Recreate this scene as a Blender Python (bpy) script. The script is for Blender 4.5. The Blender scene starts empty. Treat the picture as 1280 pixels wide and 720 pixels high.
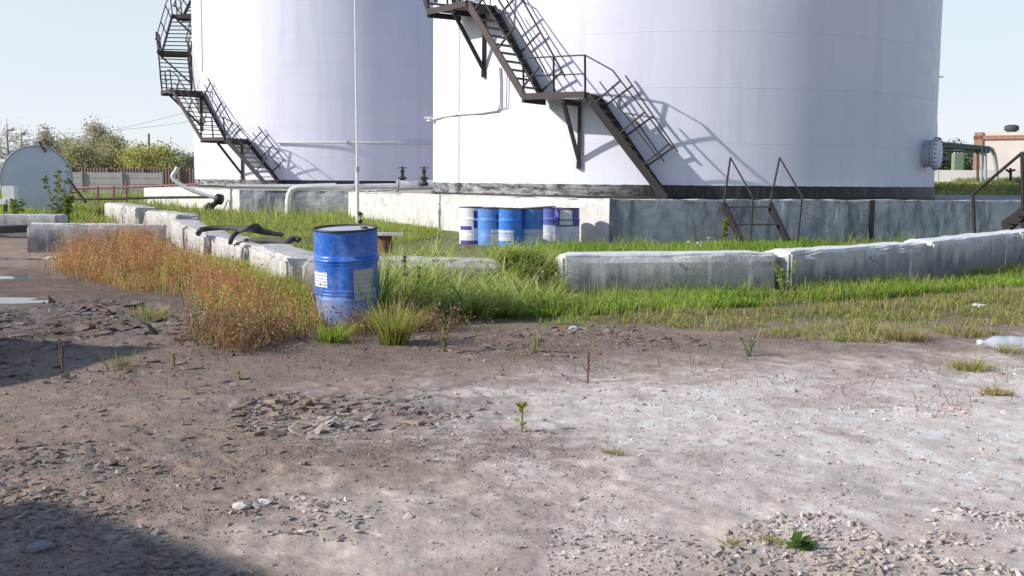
import bpy, bmesh, math, random
import numpy as np
from mathutils import Vector, Matrix, noise as mnoise
random.seed(7); rng = np.random.default_rng(11)
scn = bpy.context.scene; COL = scn.collection
rad = math.radians
# ------------------------------------------------------------------ camera
F = 1350.0; H = 1.34
PITCH = math.atan(135/F); ROLL = rad(0.52)
cam_d = bpy.data.cameras.new('camera'); cam = bpy.data.objects.new('camera', cam_d); COL.objects.link(cam)
cam_d.sensor_width = 36; cam_d.lens = 36*F/1280; cam_d.clip_start = .05; cam_d.clip_end = 11000
RM = Matrix.Rotation(math.pi/2-PITCH, 3, 'X') @ Matrix.Rotation(ROLL, 3, 'Z')
cam.matrix_world = Matrix.Translation((0, 0, H)) @ RM.to_4x4(); scn.camera = cam
def ray(px, py): return RM @ Vector(((px-640)/F, -(py-360)/F, -1))
def P(px, py, z=0.0):                       # survey: a point on the level z
    d = ray(px, py); t = (z-H)/d.z; return Vector((d.x*t, d.y*t, z))
def D(px, py, dep):                         # survey: a point at distance dep
    d = ray(px, py); t = dep/d.y; return Vector((d.x*t, dep, H+d.z*t))
# ------------------------------------------------------------------ light
SUN_EL = rad(27); SUN = Vector((-.958*math.cos(SUN_EL), -.287*math.cos(SUN_EL), math.sin(SUN_EL)))
w = bpy.data.worlds.new('World'); scn.world = w; w.use_nodes = True
nt = w.node_tree; bg = nt.nodes['Background']; sk = nt.nodes.new('ShaderNodeTexSky'); sk.sky_type = 'NISHITA'
sk.sun_disc = False; sk.sun_elevation = SUN_EL; sk.sun_rotation = math.atan2(SUN.x, SUN.y)
sk.air_density = 1.0; sk.dust_density = .9; sk.ozone_density = 2.5
bg.inputs[1].default_value = .15
tcw = nt.nodes.new('ShaderNodeTexCoord'); sp_ = nt.nodes.new('ShaderNodeSeparateXYZ'); rp_ = nt.nodes.new('ShaderNodeValToRGB'); mxw = nt.nodes.new('ShaderNodeMix'); mxw.data_type = 'RGBA'
nt.links.new(tcw.outputs['Generated'], sp_.inputs[0]); nt.links.new(sp_.outputs[2], rp_.inputs[0])     # pale autumn haze lying along the horizon
e_ = rp_.color_ramp.elements; e_[0].position = 0; e_[0].color = (.97,)*3+(1,); e_[1].position = .38; e_[1].color = (.05,)*3+(1,); e2 = e_.new(.155); e2.color = (.80,)*3+(1,)
nz_w = nt.nodes.new('ShaderNodeTexNoise'); nz_w.inputs['Scale'].default_value = 3; nz_w.inputs['Detail'].default_value = 4; mpw = nt.nodes.new('ShaderNodeMapping'); mpw.inputs['Scale'].default_value = (1, 1, 5)
nt.links.new(tcw.outputs['Generated'], mpw.inputs[0]); nt.links.new(mpw.outputs[0], nz_w.inputs['Vector'])
hz_c = nt.nodes.new('ShaderNodeMix'); hz_c.data_type = 'RGBA'; nt.links.new(nz_w.outputs['Fac'], hz_c.inputs[0]); hz_c.inputs[6].default_value = (5.15, 5.8, 6.4, 1); hz_c.inputs[7].default_value = (6.0, 6.35, 6.6, 1)
nt.links.new(rp_.outputs[0], mxw.inputs[0]); hs_ = nt.nodes.new('ShaderNodeHueSaturation'); hs_.inputs['Value'].default_value = 1.0; hs_.inputs['Saturation'].default_value = 1.12; nt.links.new(sk.outputs[0], hs_.inputs['Color']); nt.links.new(hs_.outputs[0], mxw.inputs[6]); nt.links.new(hz_c.outputs[2], mxw.inputs[7]); nt.links.new(mxw.outputs[2], bg.inputs[0])
sl = bpy.data.lights.new('sun', 'SUN'); sl.energy = 5.0; sl.angle = rad(.7); sl.color = (1, .95, .87)
so = bpy.data.objects.new('sun', sl); COL.objects.link(so); so.rotation_euler = SUN.to_track_quat('Z', 'Y').to_euler()
so.location = (-40, -10, 30)
scn.view_settings.view_transform = 'Standard'; scn.view_settings.look = 'None'; scn.view_settings.exposure = 0
scn.cycles.max_bounces = 6; scn.cycles.use_denoising = True; scn.cycles.transparent_max_bounces = 8
# ------------------------------------------------------------------ materials
class N:
    def __init__(s, name, rough=.8, metal=0, spec=None):
        s.m = bpy.data.materials.new(name); s.m.use_nodes = True; s.t = s.m.node_tree
        s.b = s.t.nodes['Principled BSDF']; s.b.inputs['Roughness'].default_value = rough; s.b.inputs['Metallic'].default_value = metal
        if spec is not None: s.b.inputs['Specular IOR Level'].default_value = spec
        s.tc = s.t.nodes.new('ShaderNodeTexCoord')
    def n(s, typ, **k):
        o = s.t.nodes.new('ShaderNode'+typ)
        for a, v in k.items(): setattr(o, a, v)
        return o
    def L(s, a, b): s.t.links.new(a, b)
    def mp(s, sc=(1, 1, 1), src=None):
        o = s.n('Mapping'); o.inputs['Scale'].default_value = sc; s.L(src or s.tc.outputs['Object'], o.inputs[0]); return o.outputs[0]
    def noise(s, scale, detail=6, rough=.6, vec=None, dist=0):
        o = s.n('TexNoise'); o.inputs['Scale'].default_value = scale; o.inputs['Detail'].default_value = detail
        o.inputs['Roughness'].default_value = rough; o.inputs['Distortion'].default_value = dist
        s.L(vec or s.tc.outputs['Object'], o.inputs['Vector']); return o.outputs['Fac']
    def ramp(s, fac, a, b, lo=(0, 0, 0, 1), hi=(1, 1, 1, 1)):
        o = s.n('ValToRGB'); o.color_ramp.elements[0].position = a; o.color_ramp.elements[1].position = b
        o.color_ramp.elements[0].color = lo; o.color_ramp.elements[1].color = hi; s.L(fac, o.inputs[0]); return o.outputs[0]
    def mix(s, fac, a, b, mode='MIX'):
        o = s.n('Mix', data_type='RGBA', blend_type=mode)
        for i, v in ((0, fac), (6, a), (7, b)):
            if hasattr(v, 'is_linked') or hasattr(v, 'links'): s.L(v, o.inputs[i])
            elif isinstance(v, (int, float)): o.inputs[i].default_value = v
            else: o.inputs[i].default_value = (*v[:3], 1)
        return o.outputs[2]
    def math(s, op, a, b=None, c=None, clamp=False):
        o = s.n('Math', operation=op, use_clamp=clamp)
        for i, v in enumerate((a, b, c)):
            if v is None: continue
            if isinstance(v, (int, float)): o.inputs[i].default_value = v
            else: s.L(v, o.inputs[i])
        return o.outputs[0]
    def xyz(s, src=None):
        o = s.n('SeparateXYZ'); s.L(src or s.tc.outputs['Object'], o.inputs[0]); return o.outputs
    def col(s, c):
        if isinstance(c, tuple): s.b.inputs['Base Color'].default_value = (*c[:3], 1)
        else: s.L(c, s.b.inputs['Base Color'])
    def bump(s, h, strength=.3, dist=.02, prev=None):
        o = s.n('Bump'); o.inputs['Strength'].default_value = strength; o.inputs['Distance'].default_value = dist; s.L(h, o.inputs['Height'])
        if prev: s.L(prev, o.inputs['Normal'])
        s.L(o.outputs[0], s.b.inputs['Normal']); return o.outputs[0]
def weathered(name, c1, c2, scale=3, rough=.7, metal=0, bump=.15, rust=None, rust_at=(.58, .68), bdist=.01, fine=40):
    m = N(name, rough, metal); f = m.noise(scale, 8, .65); c = m.mix(m.ramp(f, .3, .7), c1, c2)
    if rust: c = m.mix(m.ramp(m.noise(scale*2.3, 10, .7, dist=.4), *rust_at), c, rust)
    m.col(c); m.bump(m.noise(fine, 6, .7), bump, bdist); return m.m
def attr_mat(name, rough=.7, trans=.0, noise_amt=0, spec=.3):
    m = N(name, rough, 0, spec); a = m.n('Attribute'); a.attribute_name = 'Col'; c = a.outputs['Color']
    m.col(c)
    if trans:
        tr = m.n('BsdfTranslucent'); m.L(c, tr.inputs[0]); mx = m.n('MixShader'); mx.inputs[0].default_value = trans
        out = m.t.nodes['Material Output']; m.L(m.b.outputs[0], mx.inputs[1]); m.L(tr.outputs[0], mx.inputs[2]); m.L(mx.outputs[0], out.inputs[0])
    return m.m
# tank paint: faint plate seams, rain streaks, black bitumen band at the foot
def tank_mat(name, zfoot, band=.36):
    m = N(name, .42, 0, .4); x, y, z = m.xyz()
    ang = m.math('MULTIPLY', m.math('ARCTAN2', x, y), 8.4); cb = m.n('CombineXYZ'); m.L(ang, cb.inputs[0]); m.L(z, cb.inputs[1])
    br = m.n('TexBrick'); m.L(cb.outputs[0], br.inputs['Vector']); br.inputs['Scale'].default_value = 1; br.inputs['Brick Width'].default_value = 5.9
    br.inputs['Row Height'].default_value = 1.49; br.inputs['Mortar Size'].default_value = .012; br.inputs['Mortar Smooth'].default_value = .6
    br.inputs['Color1'].default_value = (.69, .70, .82, 1); br.inputs['Color2'].default_value = (.675, .685, .81, 1); br.inputs['Mortar'].default_value = (.60, .61, .73, 1)
    st = m.noise(1.0, 6, .6, m.mp((2.2, .16, 1), cb.outputs[0])); c = m.mix(m.ramp(st, .5, .8), br.outputs[0], (.59, .60, .71))
    c = m.mix(m.ramp(m.noise(.35, 5, .6, cb.outputs[0]), .5, .75), c, (.64, .65, .77))
    drip = m.noise(1.0, 5, .7, m.mp((5, .7, 1), cb.outputs[0]))
    low = m.math('MULTIPLY', m.math('SUBTRACT', 1, m.math('DIVIDE', z, 2.2), clamp=True), m.ramp(drip, .55, .75))
    c = m.mix(m.math('MULTIPLY', low, .35), c, (.35, .29, .26))
    pn = m.noise(1.2, 8, .75, m.mp((1.5, 5, 1), cb.outputs[0])); peel = m.ramp(pn, .42, .62)
    # white wash is left on the band only on the weather side
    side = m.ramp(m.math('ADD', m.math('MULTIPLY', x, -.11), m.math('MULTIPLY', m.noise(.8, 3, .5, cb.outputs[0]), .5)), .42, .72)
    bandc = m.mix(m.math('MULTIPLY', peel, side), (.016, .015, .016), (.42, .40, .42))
    bandc = m.mix(m.math('MULTIPLY', m.ramp(m.noise(1, 6, .7, m.mp((7, 1, 1), cb.outputs[0])), .5, .8), .3), bandc, (.3, .3, .32))
    edge = m.math('ADD', z, m.math('MULTIPLY', m.math('SUBTRACT', m.noise(3, 4, .6, cb.outputs[0]), .5), .05))
    c = m.mix(m.math('LESS_THAN', edge, band), c, bandc); m.col(c)
    m.L(m.ramp(m.noise(2, 4, .5, cb.outputs[0]), .3, .7, (.36, .36, .36, 1), (.5, .5, .5, 1)), m.b.inputs['Roughness'])
    hb = m.math('ADD', br.outputs['Fac'], m.math('MULTIPLY', m.noise(.55, 3, .5, m.mp((.6, 1, 1), cb.outputs[0])), 1.1)); m.bump(hb, .25, .03)
    return m.m
def concrete(name, base=(.58, .56, .55), dark=(.19, .20, .21), light=(.72, .70, .69), stain=.5, wash=None, zs=.0, zh=.6, horiz=0, top=None):
    m = N(name, .92, 0, .2); x, y, z = m.xyz(); v = m.tc.outputs['Object']
    c = m.mix(m.ramp(m.noise(1.3, 8, .65), .3, .72), base, light)
    c = m.mix(m.ramp(m.noise(2.1, 9, .7, dist=.5), .52, .72), c, tuple(b*.62 for b in base))
    drip = m.noise(1.0, 7, .65, m.mp((3.2, 3.2, .35)))
    hgt = m.math('SUBTRACT', 1, m.math('DIVIDE', m.math('SUBTRACT', z, zs), zh), clamp=True)
    sfac = m.math('MULTIPLY', m.ramp(m.math('ADD', m.math('MULTIPLY', hgt, .38), m.math('MULTIPLY', drip, .75)), .5, .66), stain)
    c = m.mix(sfac, c, dark)
    if wash: c = m.mix(m.ramp(m.noise(1.0, 8, .7, m.mp((1.5, 1.5, .4))), wash[1], wash[1]+.13), c, wash[0])
    c = m.mix(m.ramp(m.noise(1.1, 6, .6, m.mp((2.6, 2.6, .4))), .58, .70), c, tuple(min(1, q*1.35) for q in light))
    patch = m.ramp(m.noise(1.0, 6, .6, m.mp((.9, .9, 1.4))), .50, .56); c = m.mix(m.math('MULTIPLY', patch, stain*.55), c, tuple((a+b_)*.5 for a, b_ in zip(dark, base)))
    if top is not None: c = m.mix(m.ramp(m.math('ADD', z, m.math('MULTIPLY', m.math('SUBTRACT', m.noise(4, 7, .75), .5), .34)), top-.01, top+.01) if top < 1 else m.math('GREATER_THAN', m.math('ADD', z, m.math('MULTIPLY', m.math('SUBTRACT', m.noise(3, 7, .7), .5), .3)), top), c, tuple(min(.8, q*1.15) for q in light))
    vc = m.n('TexVoronoi'); vc.feature = 'DISTANCE_TO_EDGE'; vc.inputs['Scale'].default_value = 1.1
    mv = m.n('Mix', data_type='VECTOR'); mv.inputs[0].default_value = .12; m.L(v, mv.inputs[4]); nn_ = m.n('TexNoise'); nn_.inputs['Scale'].default_value = 4; nn_.inputs['Detail'].default_value = 6; m.L(v, nn_.inputs['Vector']); m.L(nn_.outputs['Color'], mv.inputs[5]); m.L(mv.outputs[1], vc.inputs['Vector'])
    crk = m.math('MULTIPLY', m.math('LESS_THAN', vc.outputs['Distance'], .006), m.ramp(m.noise(.9, 2, .5), .5, .6)); c = m.mix(m.math('MULTIPLY', crk, .7), c, tuple(q*.35 for q in base))
    soil_f = m.math('MULTIPLY', m.math('SUBTRACT', 1, m.math('DIVIDE', m.math('SUBTRACT', z, zs-.1), zh*.45), clamp=True), m.ramp(m.noise(3, 6, .6), .35, .65)); c = m.mix(m.math('MULTIPLY', soil_f, .55), c, (.20, .165, .12))
    sp = m.noise(60, 4, .7); c = m.mix(m.math('MULTIPLY', m.ramp(sp, .5, .75), .35), c, tuple(b*.5 for b in base)); m.col(c)
    h = m.math('ADD', m.math('MULTIPLY', m.noise(7, 8, .7), 1), m.math('MULTIPLY', m.noise(70, 5, .7), .35))
    if horiz: h = m.math('ADD', h, m.math('MULTIPLY', m.math('PINGPONG', z, horiz), -1.5))
    m.bump(h, .8, .03); return m.m
def plain(name, c, rough=.6, metal=0, var=.75, scale=6, bump=.08):
    return weathered(name, c, tuple(q*var for q in c), scale, rough, metal, bump)
M = {}
M['tank'] = tank_mat('tank_paint', .88)
M['steel_dark'] = weathered('dark_steel', (.022, .019, .019), (.04, .031, .03), 5, .6, .2, rust=(.07, .04, .03), rust_at=(.62, .75))
M['steel_brown'] = weathered('primer_steel', (.075, .05, .05), (.04, .03, .03), 4, .65, .1, rust=(.05, .035, .03), rust_at=(.58, .7))
M['white_pipe'] = weathered('white_pipe_paint', (.75, .75, .76), (.6, .6, .62), 3, .45, rust=(.25, .16, .11), rust_at=(.66, .74))
M['grey_pipe'] = weathered('grey_pipe_paint', (.45, .46, .48), (.33, .34, .36), 3, .5, rust=(.2, .13, .1), rust_at=(.64, .72))
M['conc'] = concrete('bund_concrete', zs=-.12, zh=.5, stain=.9, top=.29)
M['conc_lit'] = concrete('sunlit_bund_concrete', (.5, .48, .46), (.2, .19, .18), (.64, .62, .6), .35, zs=-.1, zh=.5)  # lit copy of the bund concrete, toned for the blocks in the sun
M['pad'] = concrete('pad_concrete_shaded', (.44, .46, .50), (.15, .17, .195), (.66, .67, .71), .75, wash=((.19, .215, .245), .47), zs=-.3, zh=1.0, horiz=.2, top=1.44)  # shaded copy of the pad wall: shade and stains both in its dark tones
M['pad_lit'] = concrete('pad_sunlit', (.62, .59, .57), (.36, .29, .26), (.72, .70, .69), .45, zs=-.3, zh=1.0)  # sunlit copy of the pad wall, the sunlight put into its pale tone
M['pad_top'] = concrete('pad_top', (.42, .36, .33), (.2, .16, .14), (.55, .5, .46), .2, zs=0, zh=1)
M['rubber'] = plain('hose_rubber', (.085, .08, .078), .85)
M['black'] = plain('black_iron', (.02, .02, .022), .55)
M['red_rail'] = weathered('faded_red_paint', (.30, .12, .11), (.22, .10, .1), 5, .6)
M['grey_tank'] = weathered('aluminium_paint', (.60, .63, .76), (.52, .55, .68), 1.6, .5, .15, rust=(.36, .33, .34), rust_at=(.66, .8))
M['green_paint'] = plain('green_paint', (.05, .10, .06), .6)
M['pale_green'] = plain('pale_green_paint', (.25, .33, .22), .6)
M['white_ceramic'] = plain('white_ceramic', (.75, .75, .74), .3)
M['wood'] = weathered('weathered_board', (.36, .26, .19), (.22, .15, .11), 8, .8)
M['rust'] = weathered('rusty_iron', (.20, .085, .05), (.11, .05, .035), 6, .85)
M['rust_fence'] = weathered('rust_sheet', (.26, .16, .135), (.20, .13, .12), 1.5, .85)
M['grey_fence'] = weathered('grey_panel', (.42, .42, .42), (.33, .32, .31), 1.2, .85)
M['plaster'] = weathered('white_plaster', (.66, .58, .55), (.56, .49, .47), .5, .9)
M['white_wall'] = weathered('limewashed_wall', (.72, .70, .69), (.58, .55, .54), .5, .9)
M['bark'] = plain('bark', (.11, .09, .08), .9)
M['bark_pale'] = plain('pale_bark', (.34, .30, .30), .9)
M['leaf'] = attr_mat('leaf', .6, .45)
M['grass'] = attr_mat('grass_blades', .55, .5, spec=.25)
M['stone'] = attr_mat('stone_chips', .9, 0, spec=.2)
M['wire'] = plain('wire', (.12, .12, .13), .6)
m = N('brick_face', .9); b_ = m.n('TexBrick'); m.L(m.mp((4, 4, 4)), b_.inputs[0]); b_.inputs['Scale'].default_value = 1
b_.inputs['Color1'].default_value = (.36, .17, .11, 1); b_.inputs['Color2'].default_value = (.28, .13, .09, 1); b_.inputs['Mortar'].default_value = (.4, .36, .33, 1); m.col(b_.outputs[0]); M['brick'] = m.m
m = N('puddle_water', .03, 0, .5); m.col(m.mix(m.noise(3), (.03, .026, .022), (.05, .045, .04))); m.bump(m.noise(5, 3), .03, .01); M['water'] = m.m
m = N('bottle_plastic', .18, 0, .5); m.col((.8, .87, .95)); m.b.inputs['Transmission Weight'].default_value = .55; m.b.inputs['IOR'].default_value = 1.25
m.bump(m.noise(25, 3), .5, .01); M['plastic'] = m.m
M['white_plastic'] = plain('white_plastic', (.8, .8, .8), .4)
def drum_mat(name, up, low, zsplit, soft=.03, scuff=(.5, .55, .65), rusty=(.17, .08, .05), r_at=.68):
    m = N(name, .38, 0, .5); x, y, z = m.xyz()
    e = m.math('ADD', z, m.math('MULTIPLY', m.math('SUBTRACT', m.noise(9, 5, .7), .5), soft*2))
    c = m.mix(m.ramp(m.math('SUBTRACT', e, zsplit-.5), .5-soft*.3, .5+soft*.3), low, up)
    c = m.mix(m.math('MULTIPLY', m.ramp(m.noise(5, 10, .78, dist=.4), .48, .7), .42), c, scuff)
    c = m.mix(m.ramp(m.noise(7, 10, .75, dist=.5), r_at, r_at+.05), c, rusty)
    c = m.mix(m.math('MULTIPLY', m.ramp(m.noise(2, 6, .6), .3, .75), .35), c, tuple(q*.5 for q in up)); m.col(c)
    m.L(m.ramp(m.noise(6, 5, .6), .3, .7, (.28, .28, .28, 1), (.6, .6, .6, 1)), m.b.inputs['Roughness'])
    m.bump(m.math('ADD', m.noise(2.6, 3, .5), m.math('MULTIPLY', m.noise(40, 4), .04)), .35, .05); return m.m
def label_mat(name, paper, ink, rows=6.0, inkamt=.8, seed=0.0):
    m = N(name, .6); x, y, z = m.xyz(); v = m.mp((1, 1, 1), m.tc.outputs['Generated'])
    _, _, gz_ = m.xyz(m.tc.outputs['Generated'])
    line = m.math('GREATER_THAN', m.math('FRACT', m.math('MULTIPLY', gz_, rows)), .52)
    words = m.ramp(m.noise(9, 3, .8, m.mp((3, 3, .6), m.tc.outputs['Generated'])), .46, .5)
    brd = m.math('MULTIPLY', line, words)
    c = m.mix(m.math('MULTIPLY', brd, inkamt), paper, ink); c = m.mix(m.math('MULTIPLY', m.ramp(m.noise(14, 8, .7), .5, .75), .4), c, tuple(q*.6 for q in paper)); m.col(c); return m.m
BLUE = (.02, .125, .55)
M['drum_big'] = drum_mat('blue_drum_paint', (.02, .14, .56), (.24, .33, .62), .25, .09)
M['drum_a'] = drum_mat('white_drum_paint', (.74, .74, .78), (.70, .70, .76), .5)
M['drum_b'] = drum_mat('mid_blue_paint', (.08, .24, .66), (.12, .28, .66), .4)
M['drum_c'] = drum_mat('bright_blue_paint', (.03, .21, .72), (.05, .23, .70), .2)
M['drum_d'] = drum_mat('two_tone_blue_paint', (.05, .20, .62), (.55, .61, .78), .42, .01)
M['drum_e'] = drum_mat('two_tone_violet_paint', (.16, .19, .56), (.78, .78, .82), .50, .005)
M['drum_f'] = drum_mat('two_tone_navy_paint', (.06, .07, .38), (.78, .78, .82), .48, .005)
M['navy'] = plain('navy_print', (.05, .05, .28), .5)
M['lid'] = weathered('drum_lid', (.66, .69, .76), (.52, .55, .62), 4, .5, .1, rust=(.3, .22, .18), rust_at=(.68, .76))
M['rim'] = weathered('drum_rim', (.09, .065, .06), (.05, .035, .035), 9, .6, .2)
M['label_w'] = label_mat('white_stencil', (.72, .75, .82), (.05, .13, .45), 5, .85)
M['label_g'] = label_mat('paper_label', (.46, .46, .43), (.3, .3, .29), 7, .5)
M['label_p'] = label_mat('plain_paper', (.72, .71, .66), (.6, .6, .6), 4, .3)
# ------------------------------------------------------------------ mesh helpers
class MB:
    def __init__(s): s.v = []; s.f = []; s.sm = []
    def add(s, vs, fs, smooth=False):
        o = len(s.v); s.v += [Vector(q) for q in vs]; s.f += [tuple(i+o for i in f) for f in fs]; s.sm += [smooth]*len(fs); return s
    def box(s, c, size, rot=None):
        hx, hy, hz = size[0]/2, size[1]/2, size[2]/2; R = rot or Matrix.Identity(3); c = Vector(c)
        vs = [c + R @ Vector((a*hx, b*hy, d*hz)) for d in (-1, 1) for a, b in ((-1, -1), (1, -1), (1, 1), (-1, 1))]
        return s.add(vs, [(3, 2, 1, 0), (4, 5, 6, 7), (0, 1, 5, 4), (1, 2, 6, 5), (2, 3, 7, 6), (3, 0, 4, 7)])
    def bar(s, a, b, wdt, hgt=None, up=(0, 0, 1)):      # rectangular bar from a to b
        a, b = Vector(a), Vector(b); d = (b-a); L = d.length; d.normalize(); u = Vector(up)
        if abs(d.dot(u)) > .98: u = Vector((1, 0, 0))
        x = d.cross(u).normalized(); z = x.cross(d).normalized()
        return s.box((a+b)/2, (wdt, L, hgt or wdt), Matrix((x, d, z)).transposed())
    def tube(s, pts, r, seg=8, cap=True, smooth=True):
        pts = [Vector(p) for p in pts]; n = len(pts); rs = r if isinstance(r, (list, tuple)) else [r]*n; vs = []; fs = []
        up = Vector((0, 0, 1)); prev = None
        for i, p in enumerate(pts):
            d = (pts[min(i+1, n-1)]-pts[max(i-1, 0)]).normalized()
            if prev is None:
                x = d.cross(up) if abs(d.z) < .9 else d.cross(Vector((1, 0, 0)))
            else: x = prev - d*prev.dot(d)
            x.normalize(); prev = x; y = d.cross(x)
            for k in range(seg):
                a = 2*math.pi*k/seg; vs.append(p + x*(math.cos(a)*rs[i]) + y*(math.sin(a)*rs[i]))
        for i in range(n-1):
            for k in range(seg):
                k2 = (k+1) % seg; fs.append((i*seg+k, i*seg+k2, (i+1)*seg+k2, (i+1)*seg+k))
        s.add(vs, fs, smooth)
        if cap: s.add(vs[:seg][::-1], [tuple(range(seg))]); s.add(vs[-seg:], [tuple(range(seg))])
        return s
    def lathe(s, prof, seg=40, c=(0, 0, 0), rot=None, smooth=True, cap0=False, cap1=False, fn=None):
        vs = []; fs = []; R = rot or Matrix.Identity(3); c = Vector(c)
        for r, z in prof:
            for k in range(seg):
                a = 2*math.pi*k/seg; rr = r*(fn(a, z) if fn else 1); vs.append(c + R @ Vector((rr*math.cos(a), rr*math.sin(a), z)))
        for i in range(len(prof)-1):
            for k in range(seg):
                k2 = (k+1) % seg; fs.append((i*seg+k, i*seg+k2, (i+1)*seg+k2, (i+1)*seg+k))
        if cap0: fs.append(tuple(range(seg))[::-1])
        if cap1: fs.append(tuple((len(prof)-1)*seg+k for k in range(seg)))
        return s.add(vs, fs, smooth)
    def build(s, name, mat, parent=None, world=False):
        me = bpy.data.meshes.new(name); off = Vector(parent.location) if (world and parent) else Vector((0, 0, 0))
        me.from_pydata([tuple(q-off) for q in s.v], [], s.f); me.polygons.foreach_set('use_smooth', s.sm); me.update()
        me.materials.append(mat); o = bpy.data.objects.new(name, me); COL.objects.link(o)
        if parent: o.parent = parent
        return o
def tag(o, label=None, cat=None, group=None, kind=None):
    for k, v in (('label', label), ('category', cat), ('group', group), ('kind', kind)):
        if v: o[k] = v
    return o
def thing(name, label, cat, loc=(0, 0, 0), rz=0, group=None):
    o = bpy.data.objects.new(name, None); COL.objects.link(o); o.location = loc; o.rotation_euler = (0, 0, rz); o.empty_display_size = .2
    return tag(o, label, cat, group)
def npmesh(name, V, Fs, mat, col=None, parent=None, smooth=False):      # V (n,3); Fs list of (m,k) index arrays
    me = bpy.data.meshes.new(name); me.vertices.add(len(V)); me.vertices.foreach_set('co', np.asarray(V, np.float32).ravel())
    Fs = [f for f in Fs if len(f)]
    li = np.concatenate([f.ravel() for f in Fs]).astype(np.int32); cnt = np.concatenate([np.full(len(f), f.shape[1]) for f in Fs])
    st = np.concatenate([[0], np.cumsum(cnt)[:-1]]).astype(np.int32)
    me.loops.add(len(li)); me.loops.foreach_set('vertex_index', li); me.polygons.add(len(cnt)); me.polygons.foreach_set('loop_start', st)
    me.polygons.foreach_set('use_smooth', np.full(len(cnt), smooth))
    me.update(calc_edges=True); me.validate()
    if col is not None:
        a = me.color_attributes.new('Col', 'FLOAT_COLOR', 'POINT'); c4 = np.ones((len(V), 4), np.float32); c4[:, :3] = col; a.data.foreach_set('color', c4.ravel())
    me.materials.append(mat); o = bpy.data.objects.new(name, me); COL.objects.link(o)
    if parent: o.parent = parent
    return o
# ------------------------------------------------------------------ noise and ground height
def hash2(ix, iy, s): 
    n = (ix.astype(np.int64)*374761393 + iy.astype(np.int64)*668265263 + s*974711) & 0x7fffffff
    n = ((n ^ (n >> 13))*1274126177) & 0x7fffffff; return ((n ^ (n >> 16)) & 0xffff)/65535.0
def vn(x, y, s=0):
    ix = np.floor(x); iy = np.floor(y); fx = x-ix; fy = y-iy; u = fx*fx*fx*(fx*(fx*6-15)+10); v = fy*fy*fy*(fy*(fy*6-15)+10)
    a = hash2(ix, iy, s); b = hash2(ix+1, iy, s); c = hash2(ix, iy+1, s); d = hash2(ix+1, iy+1, s)
    return (a*(1-u)+b*u)*(1-v)+(c*(1-u)+d*u)*v
def fbm(x, y, f, o=4, s=0, g=.5):
    t = 0; a = 1; n = 0
    for i in range(o):
        t = t + a*vn(x*f+17.3*i, y*f+9.1*i, s+i); n += a; a *= g; f *= 2.03
    return t/n
def ss(x, a, b): t = np.clip((x-a)/(b-a), 0, 1); return t*t*(3-2*t)
def inpoly(x, y, poly):
    r = np.zeros(np.shape(x), bool); n = len(poly); j = n-1
    for i in range(n):
        xi, yi = poly[i]; xj, yj = poly[j]
        c = ((yi > y) != (yj > y)) & (x < (xj-xi)*(y-yi)/((yj-yi) or 1e-9)+xi); r ^= c; j = i
    return r
def ell(x, y, cx, cy, rx, ry, ang=0):
    c, s_ = math.cos(ang), math.sin(ang); dx, dy = x-cx, y-cy; return np.sqrt(((dx*c+dy*s_)/rx)**2 + ((-dx*s_+dy*c)/ry)**2)
LEFT_LINE = [(-2.45, 12.4), (-3.6, 14.65), (-4.77, 16.9), (-6.1, 19.8), (-7.5, 23.4), (-9.7, 27.6), (-13, 33.5), (-22, 50)]
BUND = LEFT_LINE[::-1] + [(-2.4, 12.75), (.6, 12.6), (3.2, 13.1), (5.7, 14.8), (8.2, 17), (16, 25), (24, 34), (24, 70), (-22, 70)]
PUD = [(-5.75, 11.65, .85, .42, -.1), (-7.2, 14.3, 1.0, .4, .1), (-5.75, 14.0, .6, .22, 0), (-8.3, 17.6, .7, .35, 0), (-4.6, 9.9, .3, .08, .2)]
def crust_mask(x, y):        # places where the old asphalt skin is breaking up
    a = ss(-ell(x, y, -.95, 6.3, 1.15, .55, -.1), -1.15, -.55); b = ss(-ell(x, y, -4.4, 9.6, 3.2, 2.4), -1.2, -.6)
    c = ss(-ell(x, y, -1.75, 5.0, .9, .45), -1.3, -.5)*.8; return np.clip(np.maximum(np.maximum(a, b), c), 0, 1)
def rough_mask(x, y):
    a = ss(-ell(x, y, -1.5, 4.6, 1.3, .6, -.1), -1.4, -.5); b = ss(-ell(x, y, 1.25, 3.95, .95, .5, .1), -1.3, -.5)
    c = ss(-ell(x, y, -1.6, 3.7, 1.2, .7), -1.3, -.5); return np.clip(np.maximum(np.maximum(a, b), c), 0, 1)
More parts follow.
